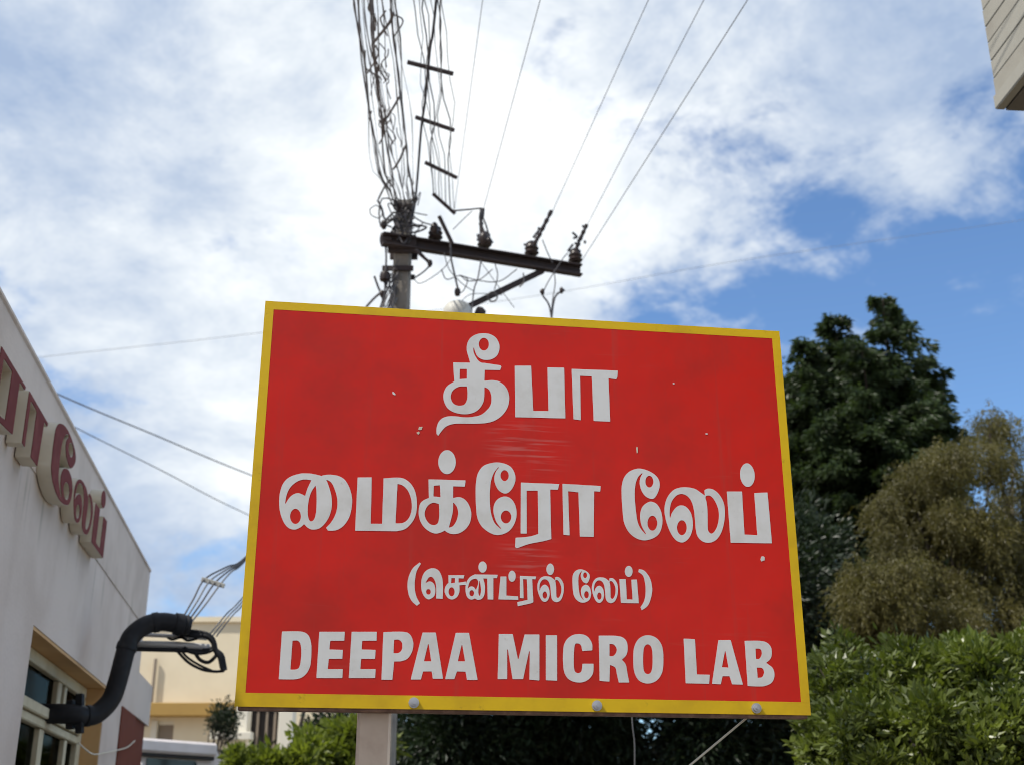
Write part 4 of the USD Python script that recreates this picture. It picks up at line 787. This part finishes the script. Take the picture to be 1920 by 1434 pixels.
# the tall dark conifer right of the sign: whorls of drooping branches on three leaders
ct = thing('conifer_tree', 'tall dark green conifer with drooping layered branches against the blue sky, right of the signboard', 'tree')
CY = 20.0
g = np.random.default_rng(3)
LP, LD = [], []
for li, (xa, ya, ztop_len, maxr) in enumerate([(1655, 560, 5.2, 1.25), (1562, 600, 4.8, 1.2), (1738, 676, 3.5, .80), (1505, 640, 4.6, 1.1), (1615, 650, 4.8, 1.3), (1430, 660, 4.4, 1.1), (1585, 640, 4.6, 1.2), (1680, 700, 4.4, .95)]):
    top = at(xa, ya, CY + [0, .5, .3, -.3, -.7, .8, 1.0, .9][li]); foot = np.array([top[0] * .35 + at(1640, 900, CY)[0] * .65, top[1] * .4 + CY * .6, 0 if li == 0 else top[2] - ztop_len - .6])
    ax = smooth_path([foot, foot * .45 + top * .55 + np.array([.05, 0, 0]), top], 8)
    obj('trunk' if li == 0 else 'leader', tube(ax, np.linspace(.16 if li == 0 else .07, .012, len(ax)), 7), M['bark'], ct, smooth=True)
    z = 0.05
    while z < ztop_len:
        q = z / ztop_len; c = top * (1 - z / max(top[2] - foot[2], .1)) + foot * (z / max(top[2] - foot[2], .1))
        R = maxr * min(1, (.20 + 1.6 * q ** .75)) * g.uniform(.6, 1.15)
        nb = 5 if z < .6 else 7
        for k in range(nb):
            a = g.uniform(0, 6.283); ln = R * g.uniform(.55, 1.08); dr = g.uniform(.05, .62)
            s = np.linspace(.12, 1, max(4, int(ln / .085)))
            spine = c + np.stack([np.cos(a) * ln * s, np.sin(a) * ln * s, ln * (.22 * s - dr * s ** 2)], 1)
            if k < 1 and ln > .5 and li < 3: obj('branch', tube(spine[::2] if len(spine) > 5 else spine, .012, 4), M['bark'], ct)
            m = 26
            for j, p in enumerate(spine):
                wdt = .23 * (1 - .55 * s[j]) * min(1, ln)
                off = g.uniform(-1, 1, m)
                pts = p + np.stack([-np.sin(a) * off * wdt, np.cos(a) * off * wdt, -np.abs(off) * wdt * .7 + g.normal(0, .05, m)], 1)
                LP.append(pts); LD.append(np.stack([np.cos(a) * .8 - np.sin(a) * off, np.sin(a) * .8 + np.cos(a) * off, np.full(m, -.42)], 1) + g.normal(0, .25, (m, 3)))
        z += g.uniform(.15, .27)
LP, LD = np.vstack(LP), np.vstack(LD)
FP, FO, _, _ = blob_points([e(1600, 800, 20.6, 1.2, .8, 1.3), e(1500, 800, 20.4, .9, .8, 1.1), e(1640, 950, 20.5, 1.1, .8, 1.3), e(1500, 1000, 20.5, 1.2, .8, 1.3), e(1710, 850, 20.5, .6, .6, .9), e(1590, 1150, 20.5, 1.3, .8, 1.2), e(1750, 1120, 20.8, 1.1, .8, 1.3)], 900, 26, .12, .2, 77, 2.2)
obj('foliage', leaves(np.vstack([LP, FP]), np.vstack([LD, FO * .3 + g.normal(0, .5, FP.shape) + np.array([0, 0, -.5])]), .125, .042, seed=5), M['leaf_conifer'], ct)

# tree coloured dark for shade; hidden canopy behind the sign added to shade it
tree('dark_shade_tree', 'leafy tree coloured very dark for shade under the right half of the signboard, hidden canopy added', 'tree', (*at(1200, 1500, 18)[:2], 0), at(1150, 1000, 17.4), .2,
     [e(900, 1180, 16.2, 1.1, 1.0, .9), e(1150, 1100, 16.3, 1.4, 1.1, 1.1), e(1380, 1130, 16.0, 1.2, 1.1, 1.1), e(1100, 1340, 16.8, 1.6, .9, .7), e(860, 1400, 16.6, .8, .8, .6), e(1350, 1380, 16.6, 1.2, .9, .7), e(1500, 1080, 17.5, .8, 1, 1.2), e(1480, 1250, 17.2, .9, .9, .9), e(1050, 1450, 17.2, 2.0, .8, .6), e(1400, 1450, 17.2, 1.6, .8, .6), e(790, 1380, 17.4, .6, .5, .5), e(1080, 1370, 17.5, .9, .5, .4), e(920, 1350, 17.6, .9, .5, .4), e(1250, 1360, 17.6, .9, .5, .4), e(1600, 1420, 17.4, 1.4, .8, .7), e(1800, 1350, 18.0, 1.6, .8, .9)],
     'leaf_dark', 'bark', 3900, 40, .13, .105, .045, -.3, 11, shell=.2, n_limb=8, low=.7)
# olive feathery trees, hanging strands
for (nm_, lab, foot_x, Yt, blobs, ncl, sd_) in [
    ('olive_feathery_tree', 'large olive brown feathery tree with hanging sprays, in front of the dark conifer', 1790, 14.5,
     [e(1745, 905, 14.5, .50, .5, .42), e(1800, 960, 14.7, .66, .6, .62), e(1740, 1010, 14.4, .48, .5, .45), e(1850, 1060, 14.6, .5, .55, .6), e(1830, 860, 14.9, .45, .4, .28), e(1695, 960, 14.5, .24, .3, .40), e(1740, 1080, 14.2, .45, .4, .35), e(1850, 1150, 14.1, .5, .4, .35), e(1690, 1050, 14.2, .22, .3, .25)], 860, 21),
    ('low_olive_tree', 'lower rounded olive brown feathery tree close beside the right edge of the signboard', 1690, 13.2,
     [e(1660, 1110, 13.2, .42, .4, .30), e(1700, 1150, 13.3, .50, .45, .34), e(1620, 1130, 13.1, .24, .3, .24), e(1770, 1170, 13.4, .4, .4, .3)], 360, 22),
    ('right_olive_tree', 'olive brown feathery tree cut by the right edge of the picture, sky gaps beside it', 1930, 15.2,
     [e(1900, 830, 15.2, .30, .4, .42), e(1935, 950, 15.2, .36, .5, .5), e(1900, 1120, 14.6, .42, .5, .5), e(1870, 1180, 14.2, .42, .4, .3), e(1960, 1050, 15, .5, .5, .6), e(1860, 900, 15.3, .35, .4, .35)], 560, 23)]:
    t = thing(nm_, lab, 'tree', group=None)
    ft = at(foot_x, 1500, Yt); foot = np.array([ft[0], Yt, 0]); g = np.random.default_rng(sd_)
    tp = blobs[0][0] * .4 + blobs[1][0] * .6
    ax = smooth_path([foot, foot * .5 + tp * .5 + np.array([.06, .05, 0]), tp], 8)
    obj('trunk', tube(ax, np.linspace(.11, .03, len(ax)), 8), M['bark'], t, smooth=True)
    P, O, C, Oc = blob_points(bumpy(blobs, 34, .19, sd_), int(ncl * 1.1), 1, .02, .45, sd_, 2.3, .47)
    for m in limbs(lambda f: ax[int((.4 + .6 * f) * (len(ax) - 1))], C[g.choice(len(C), 14, replace=False)], .028, sd_): obj('limb', m, M['bark'], t, smooth=True)
    LP, LD = [], []
    for c, o_ in zip(C, Oc):
        for _ in range(7):
            ln = g.uniform(.10, .36); h = np.array([o_[0], o_[1], 0]) * .6 + g.normal(0, .5, 3) * [1, 1, .2]
            s = np.linspace(0, 1, int(ln / .016))[:, None]
            sp = c + g.normal(0, .07, 3) + h * ln * .55 * s + np.array([0, 0, 1.0]) * ln * (.35 * s - 1.05 * s ** 2)
            LP.append(sp + g.normal(0, .008, sp.shape)); LD.append(np.broadcast_to(h * .5 + np.array([0, 0, -.75]), sp.shape) + g.normal(0, .55, sp.shape))
    obj('foliage', leaves(np.vstack(LP), np.vstack(LD), .055, .011, seed=sd_), M['leaf_olive'], t)

# pale twiggy tree at the far right, seen through the gaps
tree('distant_grey_tree', 'thin greyish tree far behind the olive trees at the right edge of the picture', 'tree', (*at(1900, 1500, 24)[:2], 0), at(1900, 840, 24), .12, [e(1905, 850, 24, .55, .6, .6), e(1840, 830, 24.3, .6, .5, .3), e(1900, 960, 24, .4, .6, .7)], 'leaf_olive', 'pale_bark', 120, 26, .14, .09, .03, -.2, 31, n_limb=16)

# the glossy green bush, lower right
tree('glossy_green_bush', 'dense glossy green bush filling the lower right corner in front of the olive trees', 'bush', (*at(1740, 1500, 9.4)[:2], 0), at(1740, 1350, 9.4), .06,
     bumpy([e(1640, 1300, 9.5, .46, .45, .36), e(1800, 1290, 9.4, .46, .45, .34), e(1720, 1255, 9.8, .36, .4, .18), e(1905, 1330, 9.2, .42, .45, .42), e(1560, 1330, 9.6, .26, .4, .34), e(1575, 1240, 9.9, .22, .3, .18), e(1700, 1400, 9.0, .66, .5, .36), e(1860, 1420, 8.9, .6, .5, .36), e(1590, 1420, 9.3, .40, .45, .34), e(1740, 1560, 9.0, 1.0, .6, .6), e(1935, 1245, 9.8, .22, .3, .3), e(1670, 1225, 9.9, .16, .2, .12), e(1800, 1222, 9.9, .16, .2, .10)], 110, .13, 4),
     'leaf_bush', 'bark', 2100, 14, .036, .07, .040, .22, 41, shell=.5, out=.5, lump=6.5, n_limb=36, bite=.43)
# bright shrub left of the post, second one further left
tree('bright_green_shrub', 'bright sunlit green shrub between the dark porch door and the sign post', 'shrub', (*at(590, 1500, 14)[:2], 0), at(600, 1380, 14), .05,
     bumpy([e(615, 1412, 14, .34, .3, .20), e(645, 1384, 14.2, .24, .3, .17), e(570, 1428, 13.8, .22, .3, .15), e(525, 1436, 13.9, .18, .3, .12), e(690, 1390, 14.3, .26, .3, .22), e(600, 1480, 13.9, .75, .4, .30)], 60, .09, 5),
     'leaf_bright', 'bark', 480, 16, .05, .10, .055, .15, 51, shell=.4, lump=5)
tree('small_bright_shrub', 'small bright green shrub beside the sloping front of the white van', 'shrub', (*at(460, 1500, 14.6)[:2], 0), at(458, 1410, 14.6), .04,
     bumpy([e(452, 1422, 14.6, .10, .2, .10), e(448, 1450, 14.5, .16, .2, .2), e(474, 1436, 14.7, .11, .2, .13)], 16, .07, 6), 'leaf_bright', 'bark', 130, 16, .04, .09, .05, .15, 52, shell=.4, lump=5)
tree('small_dark_tree', 'small dark tree in front of the far cream house, by the lower left sign corner', 'tree', (*at(422, 1500, 20)[:2], 0), at(420, 1330, 20), .06,
     [e(418, 1350, 20, .13, .2, .14), e(404, 1352, 20, .09, .15, .07), e(430, 1364, 20, .09, .15, .15), e(421, 1326, 20, .06, .1, .09), e(408, 1336, 20, .06, .1, .05), e(434, 1340, 20, .07, .1, .06), e(402, 1370, 20, .05, .1, .05)], 'leaf_dark', 'bark', 90, 18, .055, .065, .026, -.1, 53, shell=.4, lump=4)
# two thin trunks in front of the porch
for nm_, lab, x0, x1, Yt, r, bm, sd_ in [('thin_dark_tree', 'thin dark trunked tree standing in front of the porch door under the signboard', 486, 640, 18.0, .055, 'bark', 61), ('pale_trunk_tree', 'leaning pale trunk beside the white porch pillar, crown hidden by the signboard', 586, 625, 19.0, .11, 'pale_bark', 62)]:
    tp = at(x1, 1130, Yt); ft = at(x0, 1500, Yt)
    tree(nm_, lab, 'tree', (ft[0], Yt, 0), tp, r, [(tp, (.5, .5, .45)), (tp + np.array([.3, .2, -.2]), (.4, .4, .3))], 'leaf_dark', bm, 110, 22, .09, .1, .045, -.2, sd_, shell=.4, n_limb=5, low=.75)
# background hedge that closes the view behind the shrubs
tree('background_hedge', 'dim green hedge closing the view behind the bright shrub and the sign post', 'hedge', (*at(650, 1500, 17.5)[:2], 0), at(650, 1380, 17.5), .05,
     [e(640, 1380, 17.5, .5, .4, .26), e(720, 1370, 17.5, .45, .4, .30), e(560, 1440, 17.5, .6, .4, .2), e(470, 1440, 17.2, .5, .4, .2), e(680, 1470, 17.4, .9, .4, .4)], 'leaf_dark', 'bark', 300, 24, .08, .1, .045, -.1, 71, shell=.4, lump=3)
